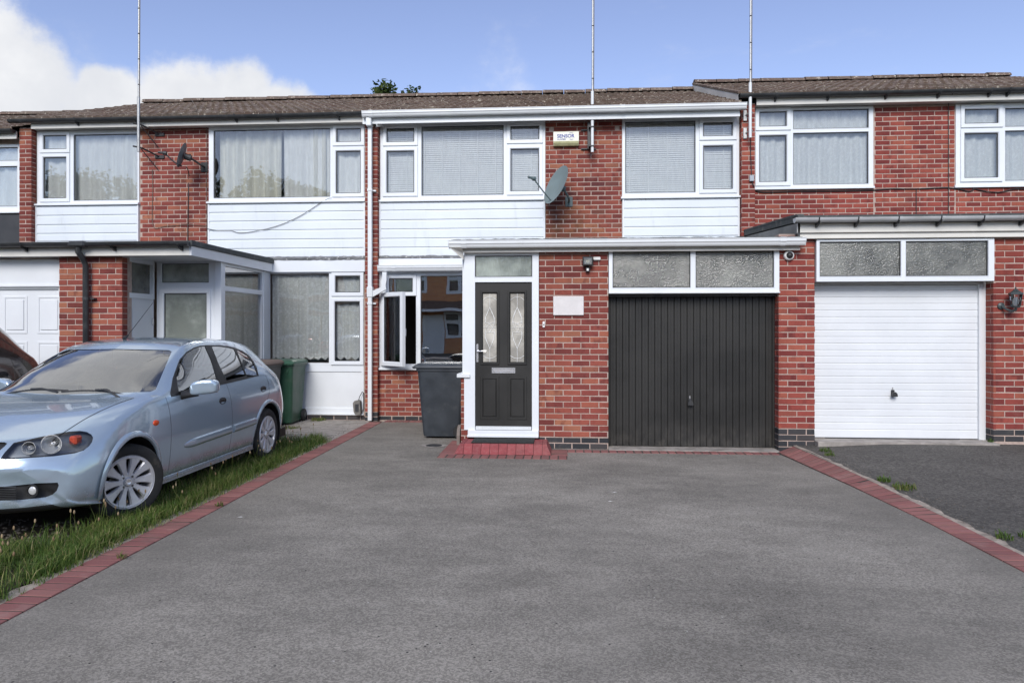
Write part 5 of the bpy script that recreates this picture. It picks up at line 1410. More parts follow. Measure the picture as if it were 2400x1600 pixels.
        # side repeater
        m = Matrix.Translation((car_side(1.17, .735) * sg, 1.17, .735)) @ Matrix.Rotation(R(90) * sg, 4, 'Y') @ Matrix.Diagonal((.95, 1.6, 1, 1))
        MB().lathe([(.026, -.004), (.024, .006), (.015, .011), (.001, .013)], 20, m, cap=False).build('side_repeater', 'amber', root, smooth=True)
        # lamp units behind the lens
        hl_ = ob[3][0 if sg > 0 else 1]
        cs = [v.co for f in parts[3] for v in f.verts]
        hb = MB(); hv = []; 
        fs3 = parts[3]; used = {}; V = []
        for f in fs3:
            for v in f.verts:
                if v.index not in used: used[v.index] = len(V); V.append(((v.co.x - .03 if v.co.x > .5 else v.co.x - .01) * sg, v.co.y + .075, v.co.z))
        MB().add(V, [[used[v.index] for v in f.verts] for f in fs3]).build('lamp_housing', 'lamp_housing', hl_, smooth=True, fix=False)
        for lx, lz, r, mt_ in ((.480, .682, .046, 'lamp_bowl'), (.600, .700, .070, 'lamp_bowl')):
            ly = car_ring(.12)[0][1] + .36 * (lx / .85) ** 2.4 + .010
            m = Matrix.Translation((lx * sg, ly, lz)) @ Matrix.Rotation(R(90), 4, 'X') @ Matrix.Rotation(R(14 * sg), 4, 'Y')
            MB().lathe([(r, .012), (r * .93, .012), (r * .86, -.012), (r * .6, -.045), (r * .3, -.06), (.001, -.062)], 24, m, cap=False).build('reflector', mt_, hl_, smooth=30)
            MB().lathe([(.016, -.05), (.016, -.005), (.010, .004), (.001, .006)], 14, m, cap=False).build('bulb', 'chrome', hl_, smooth=True)
        MB().box(*sorted((.655 * sg, .715 * sg)), .375, .45, .675, .742, .012).build('indicator', 'amber_dull', hl_)
        m = Matrix.Translation((.560 * sg, .150, .395)) @ Matrix.Rotation(R(90), 4, 'X')
        MB().lathe([(.046, .0), (.046, .008), (.036, .008), (.032, -.012), (.001, -.02)], 22, m, cap=False).build('fog_lamp', 'trim_black', root, smooth=40)
        MB().lathe([(.031, -.004), (.028, .002), (.018, .006), (.001, .007)], 20, m, cap=False).build('fog_lens', 'lamp_bowl', root, smooth=True)
        # rocker
        vs = []; N = 20
        for k in range(N + 1):
            s = 1.22 + (3.04 - 1.22) * k / N
            for z, dx in ((.245, .000), (.235, .012), (.215, .014), (.190, .002)): vs.append(on(s, z, dx))
        MB().add(fl(vs), [(k * 4 + j, k * 4 + j + 1, k * 4 + 5 + j, k * 4 + 4 + j) for k in range(N) for j in range(3)]).build('sill_cover', body_mat, root, smooth=60)
    # grille bars, wipers, aerial, seats, dash
    gl = ob[5][0]
    for z in (.585, .605, .625, .645): MB().box(-.34, .34, .12, .13, z - .004, z + .004).build('grille_bar', 'trim_black', gl)
    for z in [.355 + .016 * k for k in range(6)]: MB().box(-.50, .50, .072, .080, z - .003, z + .003).build('mesh_bar', 'black_metal', ob[4][0])
    for x0, x1 in ((-.58, .06), (.02, .62)):
        pts = []
        for k in range(9):
            t = k / 8; x = x0 + (x1 - x0) * t; s = 1.155 + .05 * abs(x) + .02 * t
            zz = KF[1](s) - .02 - .10 * (abs(x) / .68) ** 2.2 * .8; pts.append((x, s - .012, zz + .034 + .012 * math.sin(math.pi * t)))
        wp = MB().tube(pts, .008, 6).build('wiper', 'trim_black', root)
        MB().tube([(x1 - .05, 1.11, pts[-1][2] - .01), ((x0 + x1) / 2 + .1, 1.145, pts[4][2] + .014), ((x0 + x1) / 2, 1.15, pts[4][2] + .010)], .009, 6).build('wiper_arm', 'trim_black', wp)
    MB().tube([(-.08, 2.14, 1.425), (-.08, 2.16, 1.44), (-.08, 2.20, 1.462)], [.022, .014, .008], 10).build('aerial_base', 'trim_black', root, smooth=True)
    MB().tube([(-.08, 2.19, 1.455), (-.08, 2.62, 1.80)], [.0035, .002], 6).build('whip_aerial', 'trim_black', root)
    for x in (-.36, .36):
        MB().box(x - .24, x + .24, 1.95, 2.40, .38, .56, .06).build('seat', 'seat_cloth', root)
        sb = MB().box(x - .23, x + .23, -.06, .06, 0, .62, .05).xf(Matrix.Translation((0, 2.42, .50)) @ Matrix.Rotation(R(-14), 4, 'X')).build('seat_back', 'seat_cloth', root)
        MB().box(x - .13, x + .13, -.045, .045, .0, .19, .045).xf(Matrix.Translation((0, 2.585, 1.12)) @ Matrix.Rotation(R(-10), 4, 'X')).build('headrest', 'seat_cloth', root)
    MB().box(-.62, .62, 3.02, 3.16, .45, .95, .06).build('rear_bench', 'seat_cloth', root)
    MB().prism([(1.16, .84), (1.22, .925), (1.55, .93), (1.66, .86), (1.66, .60), (1.2, .60)], -.70, .70, 'x').build('dashboard', 'dash', root)
    MB().lathe([(.180, -.014), (.194, 0), (.180, .014), (.166, 0), (.180, -.014)], 28, Matrix.Translation((-.36, 1.80, .90)) @ Matrix.Rotation(R(65), 4, 'X'), cap=False).build('steering_wheel', 'trim_black', root, smooth=True)
    MB().box(-.80, .80, 1.1, 4.0, .20, .30).build('cabin_floor', 'trim_black', root)
    if chrome:
        for sg in (1, -1):
            o = [f for f in parts[7]] + parts[8] + parts[9] + parts[10]; cnt = {}
            for f in o:
                vs = list(f.verts)
                for a, b in zip(vs, vs[1:] + vs[:1]): cnt.setdefault(frozenset((a.index, b.index)), []).append((a, b))
            mb = MB()
            for l in cnt.values():
                if len(l) == 1: a, b = l[0]; mb.tube([(a.co.x * sg, a.co.y, a.co.z), (b.co.x * sg, b.co.y, b.co.z)], .012, 6)
            mb.build('chrome_trim', 'chrome', root, smooth=True)
    return root
car = make_car('parked_car', 'silver blue five-door hatchback parked on the grass beside the driveway', 'paint_silver')
car.location = CAR_LOC; car.rotation_euler = (0, 0, CAR_RZ)
car2 = make_car('parked_car', 'dark brown car at the left picture edge, behind the silver blue one', 'paint_brown', chrome=True)
car2.location = (-7.22, -7.40, 0.0); car2.rotation_euler = (0, 0, R(-1)); car2.scale = (1.08, 1.05, 1.2)
# ------------------------------------------------------------------ wheelie bins
def wheelie_bin(label, body, lid, loc, rz, group='wheelie bins', h=1.0):
    root = empty('wheelie_bin', (0, 0, 0), 0, label, 'bin', group)
    def rr(w, d, z, y0=0.0, r=.05, n=4):
        pts = []
        for cx, cy, a in ((w / 2 - r, d / 2 - r, 0), (-w / 2 + r, d / 2 - r, 90), (-w / 2 + r, -d / 2 + r, 180), (w / 2 - r, -d / 2 + r, 270)):
            for k in range(n + 1):
                t = R(a + 90 * k / n); pts.append((cx + r * math.cos(t), cy + r * math.sin(t) + y0, z))
        return pts
    def loft(rings, mat, name, par, cap=True):
        n = len(rings[0]); mb = MB(); vs = [p for q in rings for p in q]
        fs = [(i * n + k, i * n + (k + 1) % n, (i + 1) * n + (k + 1) % n, (i + 1) * n + k) for i in range(len(rings) - 1) for k in range(n)]
        if cap: fs += [tuple(range(n - 1, -1, -1)), tuple((len(rings) - 1) * n + k for k in range(n))]
        return mb.add(vs, fs).build(name, mat, par, smooth=35)
    b = loft([rr(.46, .50, .03), rr(.47, .52, .06), rr(.50, .56, .30), rr(.555, .66, h - .10), rr(.56, .67, h - .085), rr(.59, .70, h - .08), rr(.59, .70, h - .05), rr(.575, .68, h - .045)], body, 'bin_body', root)
    for k in range(5):
        x = -.20 + .10 * k
        MB().prism([(x - .016, h - .13), (x + .016, h - .13), (x, h - .20)], -.345, -.325, 'y').build('moulded_rib', body, b) if body != 'bin_grey' else None
    l = loft([rr(.62, .75, h - .05, -.015), rr(.63, .76, h - .03, -.015), rr(.61, .73, h - .005, -.01), rr(.56, .66, h + .018, 0), rr(.50, .58, h + .024, 0)], lid, 'lid', root)
    MB().box(-.20, .20, -.42, -.37, h - .05, h - .025, .010).build('lid_grip', lid, l)
    MB().tube([(-.24, .36, h - .04), (-.24, .42, h - .03), (.24, .42, h - .03), (.24, .36, h - .04)], .014, 8).build('handle_bar', body, root, smooth=True)
    for x in (-.25, .25):
        m = Matrix.Translation((x, .27, .10)) @ Matrix.Rotation(R(90), 4, 'Y')
        w = MB().lathe([(.04, -.026), (.094, -.026), (.10, -.015), (.10, .015), (.094, .026), (.04, .026)], 24, m).build('wheel', 'black_rubber', root, smooth=35)
        MB().lathe([(.045, -.030), (.03, -.034), (.03, .034), (.045, .030)], 16, m).build('hub', 'bin_slate', w, smooth=35)
    root.location = loc; root.rotation_euler = (0, 0, rz)
    return root
wheelie_bin('dark blue grey wheelie bin standing between the open casement and the porch', 'bin_grey', 'bin_grey', (-1.655, -1.58, 0), R(-90), h=1.02)
wheelie_bin('green wheelie bin with white paint marks by the white wall panel', 'bin_green', 'bin_green', (-4.48, -.42, .003), R(2), h=1.0)
wheelie_bin('slate grey wheelie bin with faded brown lid behind the car tail', 'bin_slate', 'bin_brown', (-4.62, -1.12, .003), R(-2), h=1.02)

# ------------------------------------------------------------------ dishes and aerials
def dish(label, centre, az, tilt, rx, rz_, mat, arm_mat, mount, small=False):
    """az: compass of the bowl's axis, degrees clockwise from +Y; mount = point on the wall."""
    root = empty('satellite_dish', mount, 0, label, 'satellite dish', 'satellite dishes')
    d = Vector(sky_dir(az, tilt)); q = d.to_track_quat('Z', 'Y').to_matrix().to_4x4()
    m = Matrix.Translation(centre) @ q
    prof = [(.001, 0), (.2, .006), (.4, .022), (.6, .050), (.8, .09), (.95, .128), (1.0, .143), (1.015, .146), (1.015, .136), (.8, .080), (.5, .028), (.001, -.008)]
    sc = Matrix.Diagonal((rx, rz_, rx * 1.0, 1))
    MB().lathe([(r, z) for r, z in prof], 40, m @ sc, cap=False).build('reflector', mat, root, smooth=60)
    low = m @ Vector((0, -rz_ * .82, rx * .10)); up = (m.to_3x3() @ Vector((0, 1, 0))).normalized()
    focus = Vector(centre) + d * rx * 1.45 - up * rz_ * .30
    arm = MB().tube([low - d * .05, low + d * .02, low.lerp(focus, .5) - up * .012, focus], .011, 8).build('feed_arm', arm_mat, root, smooth=True)
    dl = (Vector(centre) - focus).normalized()
    mt = Matrix.Translation(focus) @ dl.to_track_quat('Z', 'Y').to_matrix().to_4x4()
    MB().lathe([(.016, -.10), (.020, -.09), (.020, -.03), (.032, -.02), (.034, .03), (.028, .034)], 14, mt).build('receiver', arm_mat, arm, smooth=35)
    back = Vector(centre) - d * .02; mv = Vector(mount)
    MB().tube([back, back - d * .10], .05, 10).build('back_bracket', arm_mat, root)
    MB().tube([back - d * .08 + Vector((0, 0, .06)), back - d * .10, Vector((mv.x, back.y * .5 + mv.y * .5, mv.z + .02)), mv], .017, 8).build('wall_arm', arm_mat, root, smooth=True)
    MB().box(mv.x - .06, mv.x + .06, mv.y - .012, mv.y - .001, mv.z - .08, mv.z + .08, .003).build('wall_plate', arm_mat, root)
    return root
dish('grey green satellite dish on the middle house pier', (-.045, -.36, 3.77), -121, 22, .30, .325, 'dish_green', 'dish_dark', (.13, -.002, 3.58))
dish('small dark satellite dish seen edge-on on the left house', (-6.13, -.43, 4.33), -108, 18, .19, .205, 'dish_grey', 'black_metal', (-6.0, -.002, 4.24))
def aerial(label, x, y, z0, zt, thick_to, mat='galv', bracket='tk'):
    root = empty('aerial_mast', (x, y, z0), 0, label, 'aerial mast', 'television aerial masts')
    MB().tube([(x, y, z0), (x, y, thick_to)], .024, 12).build('lower_pole', mat, root, smooth=True)
    MB().tube([(x + .002, y, thick_to - .5), (x + .012, y, zt)], .0165, 10).build('upper_pole', 'galv', root, smooth=True)
    for k in range(int((zt - thick_to) / .42)):
        z = thick_to + .2 + k * .42; MB().lathe([(.0185, -.008), (.0185, .008)], 10, Matrix.Translation((x + .006, y, z))).build('cable_tie', 'black_metal', root)
    MB().tube([(x + .024, y - .006, thick_to), (x + .034, y - .004, zt)], .004, 5).build('coax_cable', 'brown_cable', root)
    yb = MB().tube([(x - .55, y - .6, zt - .12), (x + .35, y + .4, zt - .12)], .011, 8).build('yagi_boom', 'alu', root)
    d = Vector((.9, 1.0, 0)).normalized(); n = Vector((-d.y, d.x, 0))
    for k in range(10):
        c = Vector((x - .55, y - .6, zt - .10)) + d * (.12 * k); MB().tube([c - n * .16, c + n * .16], .005, 6).build('yagi_element', 'alu', yb)
    return root
a1 = aerial('tall aerial pole beside the leftmost bedroom window', -6.972, -.30, 4.44, 8.3, 5.35)
for z in (4.52, 4.90):
    MB().tube([(-7.05, -.33, z + .01), (-6.93, -.28, z - .01), (-6.79, -.02, z - .09)], .014, 6).build('bracket_arm', 'black_metal', a1)
    MB().box(-6.86, -6.70, -.022, -.002, z - .125, z - .07, .003).build('wall_strap', 'black_metal', a1)
    MB().tube([(-6.80, -.02, z - .32), (-6.95, -.27, z - .02)], .008, 6).build('bracket_stay', 'black_metal', a1)
a2 = aerial('aerial pole bracketed to the middle pier beside the alarm box', .50, -.20, 4.33, 8.2, 5.30, 'white_gutter')
MB().box(.425, .475, -.14, -.10, 4.40, 4.83, .004).build('bracket_plate', 'black_metal', a2)
for z in (4.735, 4.43):
    MB().box(.325, .565, -.03, -.002, z - .012, z + .012, .003).build('wall_bar', 'black_metal', a2)
    MB().box(.435, .465, -.10, -.03, z - .015, z + .015).build('stand_off', 'black_metal', a2)
    MB().box(.44, .53, -.235, -.14, z - .012, z + .006, .003).build('pole_clamp', 'black_metal', a2)
a3 = aerial('aerial pole on the brick fin where the roofs step', 2.952, -.25, 4.50, 8.2, 5.36, 'white_gutter')
for z in (4.88, 4.60):
    MB().box(2.872, 2.93, -.15, -.122, z - .085, z + .085, .004).build('bracket_plate', 'galv', a3)
    MB().tube([(2.90, -.13, z), (2.93, -.20, z + .005), (2.985, -.275, z + .01)], .010, 6).build('pole_clamp', 'galv', a3)

# ------------------------------------------------------------------ small fittings
def text_mesh(s, size, mat, name, parent, loc, depth=.001, sx=1.0, offset=0.0):
    cu = bpy.data.curves.new(name, 'FONT'); cu.body = s; cu.size = size; cu.extrude = depth; cu.align_x = 'LEFT'; cu.offset = offset
    tmp = bpy.data.objects.new(name + '_tmp', cu); C.objects.link(tmp)
    me = bpy.data.meshes.new_from_object(tmp.evaluated_get(bpy.context.evaluated_depsgraph_get()))
    bpy.data.objects.remove(tmp); bpy.data.curves.remove(cu)
    me.materials.clear(); me.materials.append(M[mat])
    o = link(name, me, parent, loc, (R(90), 0, 0)); o.scale = (sx, 1, 1); return o
ab = empty('alarm_box', (.085, 0, 4.48), 0, 'cream burglar alarm box lettered SENSOR ALARMS on the middle pier', 'alarm box')
mb = MB(); mb.prism([(-.002, 4.482), (-.055, 4.482), (-.078, 4.515), (-.088, 4.545), (-.088, 4.690), (-.078, 4.702), (-.002, 4.702)], -.122, .288, 'x')
cv = mb.build('cover', 'cream', ab)
MB().prism([(-.002, 4.478), (-.056, 4.478), (-.082, 4.512), (-.0905, 4.540), (-.0895, 4.545), (-.079, 4.517), (-.055, 4.4835), (-.002, 4.4835)], -.118, .284, 'x').build('lower_lip', 'cream_stained', ab)
text_mesh('SENSOR', .078, 'print_blue', 'lettering', ab, (-.062, -.0895, 4.600), sx=.98, offset=.0022)
text_mesh('ALARMS', .036, 'print_blue', 'lettering', ab, (-.060, -.0895, 4.562), sx=1.05, offset=.0004)
for zc, s in ((4.672, 1), (4.572, -1)):
    for r in (.018, .030):
        c = (.165 if s > 0 else .170, zc - s * .012)
        MB().tube([(c[0] + r * 1.25 * math.cos(R(30 + 120 * k / 8)), -.0895, c[1] + s * r * .65 * math.sin(R(30 + 120 * k / 8))) for k in range(9)], .0016, 4).build('emblem', 'print_blue', ab)
fl_ = empty('floodlight', (.34, -2.5, 2.25), 0, 'small black floodlight with sensor on the brick beside the garage window', 'floodlight')
b_ = MB(); ring(b_, (.272, .402, 2.318, 2.428), (.286, .388, 2.332, 2.414), -2.605, -2.545, .006); b_.build('housing', 'black_metal', fl_)
MB().box(.274, .400, -2.552, -2.502, 2.320, 2.426, .01).build('back_case', 'black_metal', fl_)
mb = MB(); mb.add([(.286, -2.60, 2.414), (.388, -2.60, 2.414), (.388, -2.60, 2.332), (.286, -2.60, 2.332), (.315, -2.57, 2.385), (.360, -2.57, 2.385), (.360, -2.57, 2.36), (.315, -2.57, 2.36)], [(0, 1, 5, 4), (1, 2, 6, 5), (2, 3, 7, 6), (3, 0, 4, 7)]); mb.build('reflector', 'lamp_bowl', fl_, fix=False)
MB().box(.315, .360, -2.572, -2.566, 2.36, 2.385).build('lamp_chip', 'cream', fl_)
MB().box(.286, .388, -2.604, -2.601, 2.332, 2.414).build('front_glass', 'lens', fl_)
MB().box(.322, .350, -2.54, -2.51, 2.295, 2.325, .004).build('sensor_neck', 'black_metal', fl_)
MB().box(.310, .362, -2.565, -2.505, 2.235, 2.30, .012).build('sensor', 'black_metal', fl_)
MB().box(.323, .349, -2.568, -2.564, 2.250, 2.282, .003).build('sensor_eye', 'white_mark', fl_)
jb = MB().box(.406, .500, -2.535, -2.502, 2.386, 2.430, .010).build('junction_box', 'white_mark'); tag(jb, 'small white junction box beside the black floodlight', 'junction box')
cc = empty('security_camera', (2.822, -2.5, 2.37), 0, 'round white dome camera with dark eye on the brick between the garages', 'camera')
m = Matrix.Translation((2.822, -2.502, 2.430)) @ Matrix.Rotation(R(90), 4, 'X')
MB().lathe([(.062, 0), (.062, .025), (.054, .045), (.042, .052), (.040, .045)], 28, m, cap=False).build('collar', 'white_mark', cc, smooth=40)
MB().lathe([(.041, .040), (.038, .058), (.026, .072), (.010, .079), (.001, .080)], 24, m, cap=False).build('dome', 'trim_black', cc, smooth=True)
bc = empty('security_camera', (-2.96, -.1, 4.80), 0, 'white bullet camera under the eaves beside the drainpipe', 'camera')
MB().lathe([(.030, -.06), (.034, -.05), (.034, .05), (.030, .055)], 18, Matrix.Translation((-2.985, -.17, 4.845)) @ Vector((-.55, -.75, -.35)).to_track_quat('Z', 'Y').to_matrix().to_4x4()).build('camera_body', 'white_mark', bc, smooth=35)
MB().lathe([(.027, .0), (.027, .004), (.001, .006)], 18, Matrix.Translation((-3.016, -.212, 4.8255)) @ Vector((-.55, -.75, -.35)).to_track_quat('Z', 'Y').to_matrix().to_4x4(), cap=False).build('camera_lens', 'trim_black', bc)
MB().tube([(-2.97, -.15, 4.85), (-2.945, -.09, 4.86), (-2.93, -.03, 4.86)], .014, 8).build('camera_arm', 'white_mark', bc)
pq = empty('house_plaque', (.095, -2.5, 1.69), 0, 'pale rectangular plaque on the brick beside the front door', 'plaque')
MB().box(-.098, .288, -2.522, -2.501, 1.692, 1.935, .006).build('plaque_face', 'plaque', pq)
for x in (-.08, .27): MB().lathe([(.008, 0), (.006, .004), (.001, .005)], 10, Matrix.Translation((x, -2.522, 1.813)) @ Matrix.Rotation(R(90), 4, 'X'), cap=False).build('fixing', 'alu', pq)
db = empty('doorbell', (-.218, -2.5, 1.537), 0, 'small white doorbell on the brick right of the front door', 'doorbell')
MB().box(-.233, -.203, -2.522, -2.502, 1.537, 1.615, .006).build('bell_case', 'white_mark', db)
MB().lathe([(.008, 0), (.007, .004), (.001, .005)], 14, Matrix.Translation((-.218, -2.522, 1.575)) @ Matrix.Rotation(R(90), 4, 'X'), cap=False).build('push_button', 'black_metal', db)
# carriage lantern
ln = empty('wall_lantern', (5.43, -2.5, 1.72), 0, 'dark green carriage lantern on the right-hand brick pier', 'lantern')
cx, cy = 5.445, -2.62
def hexl(r, z): return [(cx + r * math.cos(R(60 * k + 20)), cy + r * math.sin(R(60 * k + 20)), z) for k in range(6)]
for z, r0, r1 in ((1.775, .040, .048),): MB().add(hexl(r0, z) + hexl(r1, z + .02), [(k, (k + 1) % 6, 6 + (k + 1) % 6, 6 + k) for k in range(6)] + [tuple(range(6)), tuple(range(6, 12))]).build('lantern_base', 'lantern_green', ln)
lo, hi = hexl(.047, 1.795), hexl(.066, 1.935)
for k in range(6):
    MB().tube([lo[k], hi[k]], .005, 5).build('glazing_bar', 'lantern_green', ln)
    a, b_, c, d = lo[k], lo[(k + 1) % 6], hi[(k + 1) % 6], hi[k]
    MB().add([a, b_, c, d], [(0, 1, 2, 3)]).build('lantern_pane', 'lens', ln, fix=False)
MB().add(hexl(.080, 1.935) + hexl(.074, 1.950) + hexl(.028, 1.985) + hexl(.018, 2.000), [(6 * i + k, 6 * i + (k + 1) % 6, 6 * i + 6 + (k + 1) % 6, 6 * i + 6 + k) for i in range(3) for k in range(6)] + [tuple(range(6)), tuple(range(18, 24))]).build('lantern_roof', 'lantern_green', ln)
MB().lathe([(.006, 2.0), (.010, 2.01), (.005, 2.022), (.001, 2.032)], 10, Matrix.Translation((cx, cy, 0)), cap=False).build('finial', 'lantern_green', ln)
MB().lathe([(.02, 1.80), (.03, 1.83), (.03, 1.87), (.015, 1.90), (.001, 1.905)], 12, Matrix.Translation((cx, cy, 0)), cap=False).build('bulb', 'white_mark', ln, smooth=True)
MB().tube([(cx, cy, 1.772), (cx, cy, 1.750), (cx - .03, cy + .03, 1.735), (cx - .075, cy + .06, 1.76), (cx - .10, cy + .10, 1.80)], [.018, .016, .014, .014, .016], 8).build('swan_arm', 'lantern_green', ln, smooth=True)
MB().lathe([(.042, 0), (.042, .010), (.03, .02), (.001, .022)], 18, Matrix.Translation((cx - .10, -2.502, 1.80)) @ Matrix.Rotation(R(90), 4, 'X'), cap=False).build('wall_rose', 'lantern_green', ln, smooth=40)
gj = MB().box(2.968, 3.036, -.165, -.122, 3.84, 3.935, .006).build('junction_box', 'junction_grey'); tag(gj, 'grey cable junction box on the brick fin below the right aerial', 'junction box')

# cables
def cable(label, pts, r=.0045, mat='cable', sub=4):
    P = [Vector(p) for p in pts]; out = []
    for i in range(len(P) - 1):
        p0, p1, p2, p3 = P[max(i - 1, 0)], P[i], P[i + 1], P[min(i + 2, len(P) - 1)]
        for k in range(sub):
            t = k / sub; out.append(.5 * ((2 * p1) + (p2 - p0) * t + (2 * p0 - 5 * p1 + 4 * p2 - p3) * t * t + (3 * p1 - p0 - 3 * p2 + p3) * t ** 3))
    out.append(P[-1])
    return tag(MB().tube(out, r, 5).build('cable', mat, None, smooth=True), label, 'cable', 'cables on the walls')
cable('thin black cable looping across the white boards of the left house', [(x, -.045, z) for x, z in [(-3.79, 3.681), (-3.912, 3.648), (-4.34, 3.389), (-4.749, 3.223), (-5.161, 3.137), (-5.388, 3.123), (-5.512, 3.157), (-5.74, 3.163), (-5.927, 3.195)]], .0045)
cable('dark cable running down from the small left dish', [(-6.15, -.30, 4.18), (-6.27, -.012, 4.12), (-6.28, -.010, 3.75), (-6.29, -.012, 3.0), (-6.29, -.012, 2.72)], .008)
cable('thin brown cable below the left aerial bracket', [(-6.91, -.012, 4.22), (-6.905, -.010, 3.9), (-6.90, -.010, 3.262), (-6.70, -.012, 3.25), (-6.40, -.012, 3.268), (-6.259, -.014, 3.272), (-5.966, -.012, 3.248)], .0045, 'brown_cable')
cable('thin cable beside the big window of the left house', [(-5.95, -.02, 4.92), (-5.955, -.012, 4.5), (-5.958, -.012, 3.742), (-5.948, -.012, 2.75)], .004)
cable('long black cable draped under the right house windows', [(x, -.014, z) for x, z in [(3.075, 3.735), (3.221, 3.689), (3.734, 3.697), (4.4, 3.694), (4.925, 3.703), (5.177, 3.719), (5.543, 3.712), (5.946, 3.724), (6.061, 3.721), (6.232, 3.695), (6.366, 3.665), (6.45, 3.70), (6.518, 3.681), (6.802, 3.640), (7.085, 3.693), (7.6, 3.65), (8.3, 3.66)]], .008)
cable('black cable running down the brick fin to the grey box', [(2.952, -.255, 4.50), (2.985, -.14, 4.40), (2.99, -.13, 4.25), (3.003, -.13, 3.93), (3.003, -.13, 3.86), (3.04, -.13, 3.76), (3.075, -.03, 3.735)], .007)
cable('black drop cable down the brick between the right house windows', [(6.03, -.11, 5.10), (6.05, -.02, 5.02), (6.055, -.012, 4.4), (6.055, -.012, 3.6), (6.055, -.012, 2.95)], .0055)
cable('short black cable dropping to the right garage roof', [(5.568, -.012, 3.712), (5.568, -.012, 3.4), (5.568, -.012, 2.98)], .0055)
rz = lambda y, z0=5.035, z1=6.50: z0 + (y + .25) * (z1 - z0) / 3.85 + .065
cable('pale wire crossing the middle roof down to the fascia', [(-.25, -.06, 4.92), (-.27, -.30, 5.06), (-.36, 0.2, rz(.2)), (-.75, 1.9, rz(1.9)), (-1.15, 3.55, rz(3.55) + .05), (-1.25, 3.9, 6.45)], .006, 'brown_cable')
cable('pale wire crossing the left roof beside its aerial', [(-6.05, -.12, 4.96), (-6.07, -.30, 5.06), (-6.25, .2, rz(.2)), (-7.2, 1.9, rz(1.9)), (-8.2, 3.55, rz(3.55) + .05), (-8.4, 3.9, 6.45)], .006, 'brown_cable')
cable('wire crossing the right roof to its fascia', [(6.03, -.115, 5.11), (6.0, -.30, 5.22), (5.95, .2, rz(.2) + .14), (5.75, 1.9, rz(1.9) + .14), (5.5, 3.55, rz(3.55) + .19), (5.45, 3.9, 6.58)], .006, 'brown_cable')

# odds and ends on the ground
tl_ = empty('cable_reel', (-3.34, -.08, .10), 0, 'battered grey box with trailing cable hung on the white panel corner', 'cable reel')
mb = MB(); mb.prism([(-3.415, .295), (-3.39, .330), (-3.33, .345), (-3.295, .325), (-3.285, .135), (-3.30, .100), (-3.375, .105), (-3.40, .150)], -.125, -.035, 'y'); mb.build('case', 'tool_grey', tl_)
MB().box(-3.375, -.0 - 3.315, -.128, -.124, .15, .28, .002).build('case_panel', 'dark_panel', tl_)
MB().tube([(-3.33, -.08, .34), (-3.315, -.07, .40), (-3.275, -.05, .48), (-3.262, -.03, .46), (-3.262, -.03, .20), (-3.28, -.05, .14), (-3.30, -.06, .125)], .006, 6).build('lead', 'cable', tl_, smooth=True)
es = MB(); es.prism([(-2.36, .0), (-2.10, .0), (-2.10, .20), (-2.13, .235), (-2.20, .25), (-2.27, .24), (-2.33, .20), (-2.36, .13)], -1.358, -1.318, 'x'); es = es.build('edging_slab', 'slab'); tag(es, 'small round-topped grey slab propped beside the bin wheel', 'slab')
dc = empty('drain_cover', (-1.65, -2.40, 0), 0, 'small dark oval drain cover ringed by pale mortar near the bin', 'drain cover')
mb = MB(); rg = random.Random(8); K = 26
ro = [(.185 + rg.uniform(-.03, .03)) for _ in range(K)]
mb.add([(-1.65 + .108 * math.cos(2 * math.pi * k / K), -2.40 + .095 * math.sin(2 * math.pi * k / K), .004) for k in range(K)] + [(-1.65 + ro[k] * math.cos(2 * math.pi * k / K), -2.40 + ro[k] * .72 * math.sin(2 * math.pi * k / K), .0045) for k in range(K)], [(k, (k + 1) % K, K + (k + 1) % K, K + k) for k in range(K)]); mb.build('mortar_ring', 'concrete', dc, fix=False)
MB().lathe([(.001, .006), (.085, .006), (.088, .008), (.104, .008), (.106, .003)], 26, Matrix.Translation((-1.65, -2.40, 0)), cap=False).build('grid_cover', 'black_metal', dc)

# ------------------------------------------------------------------ grass, weeds, trees
def leaf_mat(name, stops, trans=.35, attr=True):
    t = NT(name); r = t.attr('rnd')
    c = t.ramp(r, stops)
    df = t.node('ShaderNodeBsdfPrincipled'); t.put(df.inputs['Base Color'], c); df.inputs['Roughness'].default_value = .55; df.inputs['Specular IOR Level'].default_value = .3
    tl = t.node('ShaderNodeBsdfTranslucent'); t.put(tl.inputs[0], c)
    m = t.node('ShaderNodeMixShader'); m.inputs[0].default_value = trans
    t.l.new(df.outputs[0], m.inputs[1]); t.l.new(tl.outputs[0], m.inputs[2]); t.l.new(m.outputs[0], t.out.inputs[0]); M[name] = t.m
leaf_mat('grass_blade', [(0, (.040, .085, .016)), (.30, (.085, .155, .028)), (.58, (.14, .215, .045)), (.80, (.21, .255, .068)), (.93, (.30, .27, .11)), (1, (.40, .34, .18))])
leaf_mat('seed_head', [(0, (.20, .13, .07)), (.5, (.30, .21, .12)), (1, (.42, .33, .20))], .2)
leaf_mat('tree_leaf', [(0, (.022, .040, .012)), (.4, (.045, .075, .018)), (.75, (.085, .115, .026)), (1, (.16, .17, .04))])
leaf_mat('weed_leaf', [(0, (.05, .10, .02)), (.6, (.10, .16, .03)), (1, (.20, .19, .07))])
plain('bark', (.09, .07, .055), .95, var=.3, scale=10, bump=.6)
plain('gravel', (.16, .14, .12), .95, var=.5, scale=60, bump=.8)
rg = random.Random(99)
def under_car(x, y): return -5.15 < x < -3.50 and -6.85 < y < -2.75
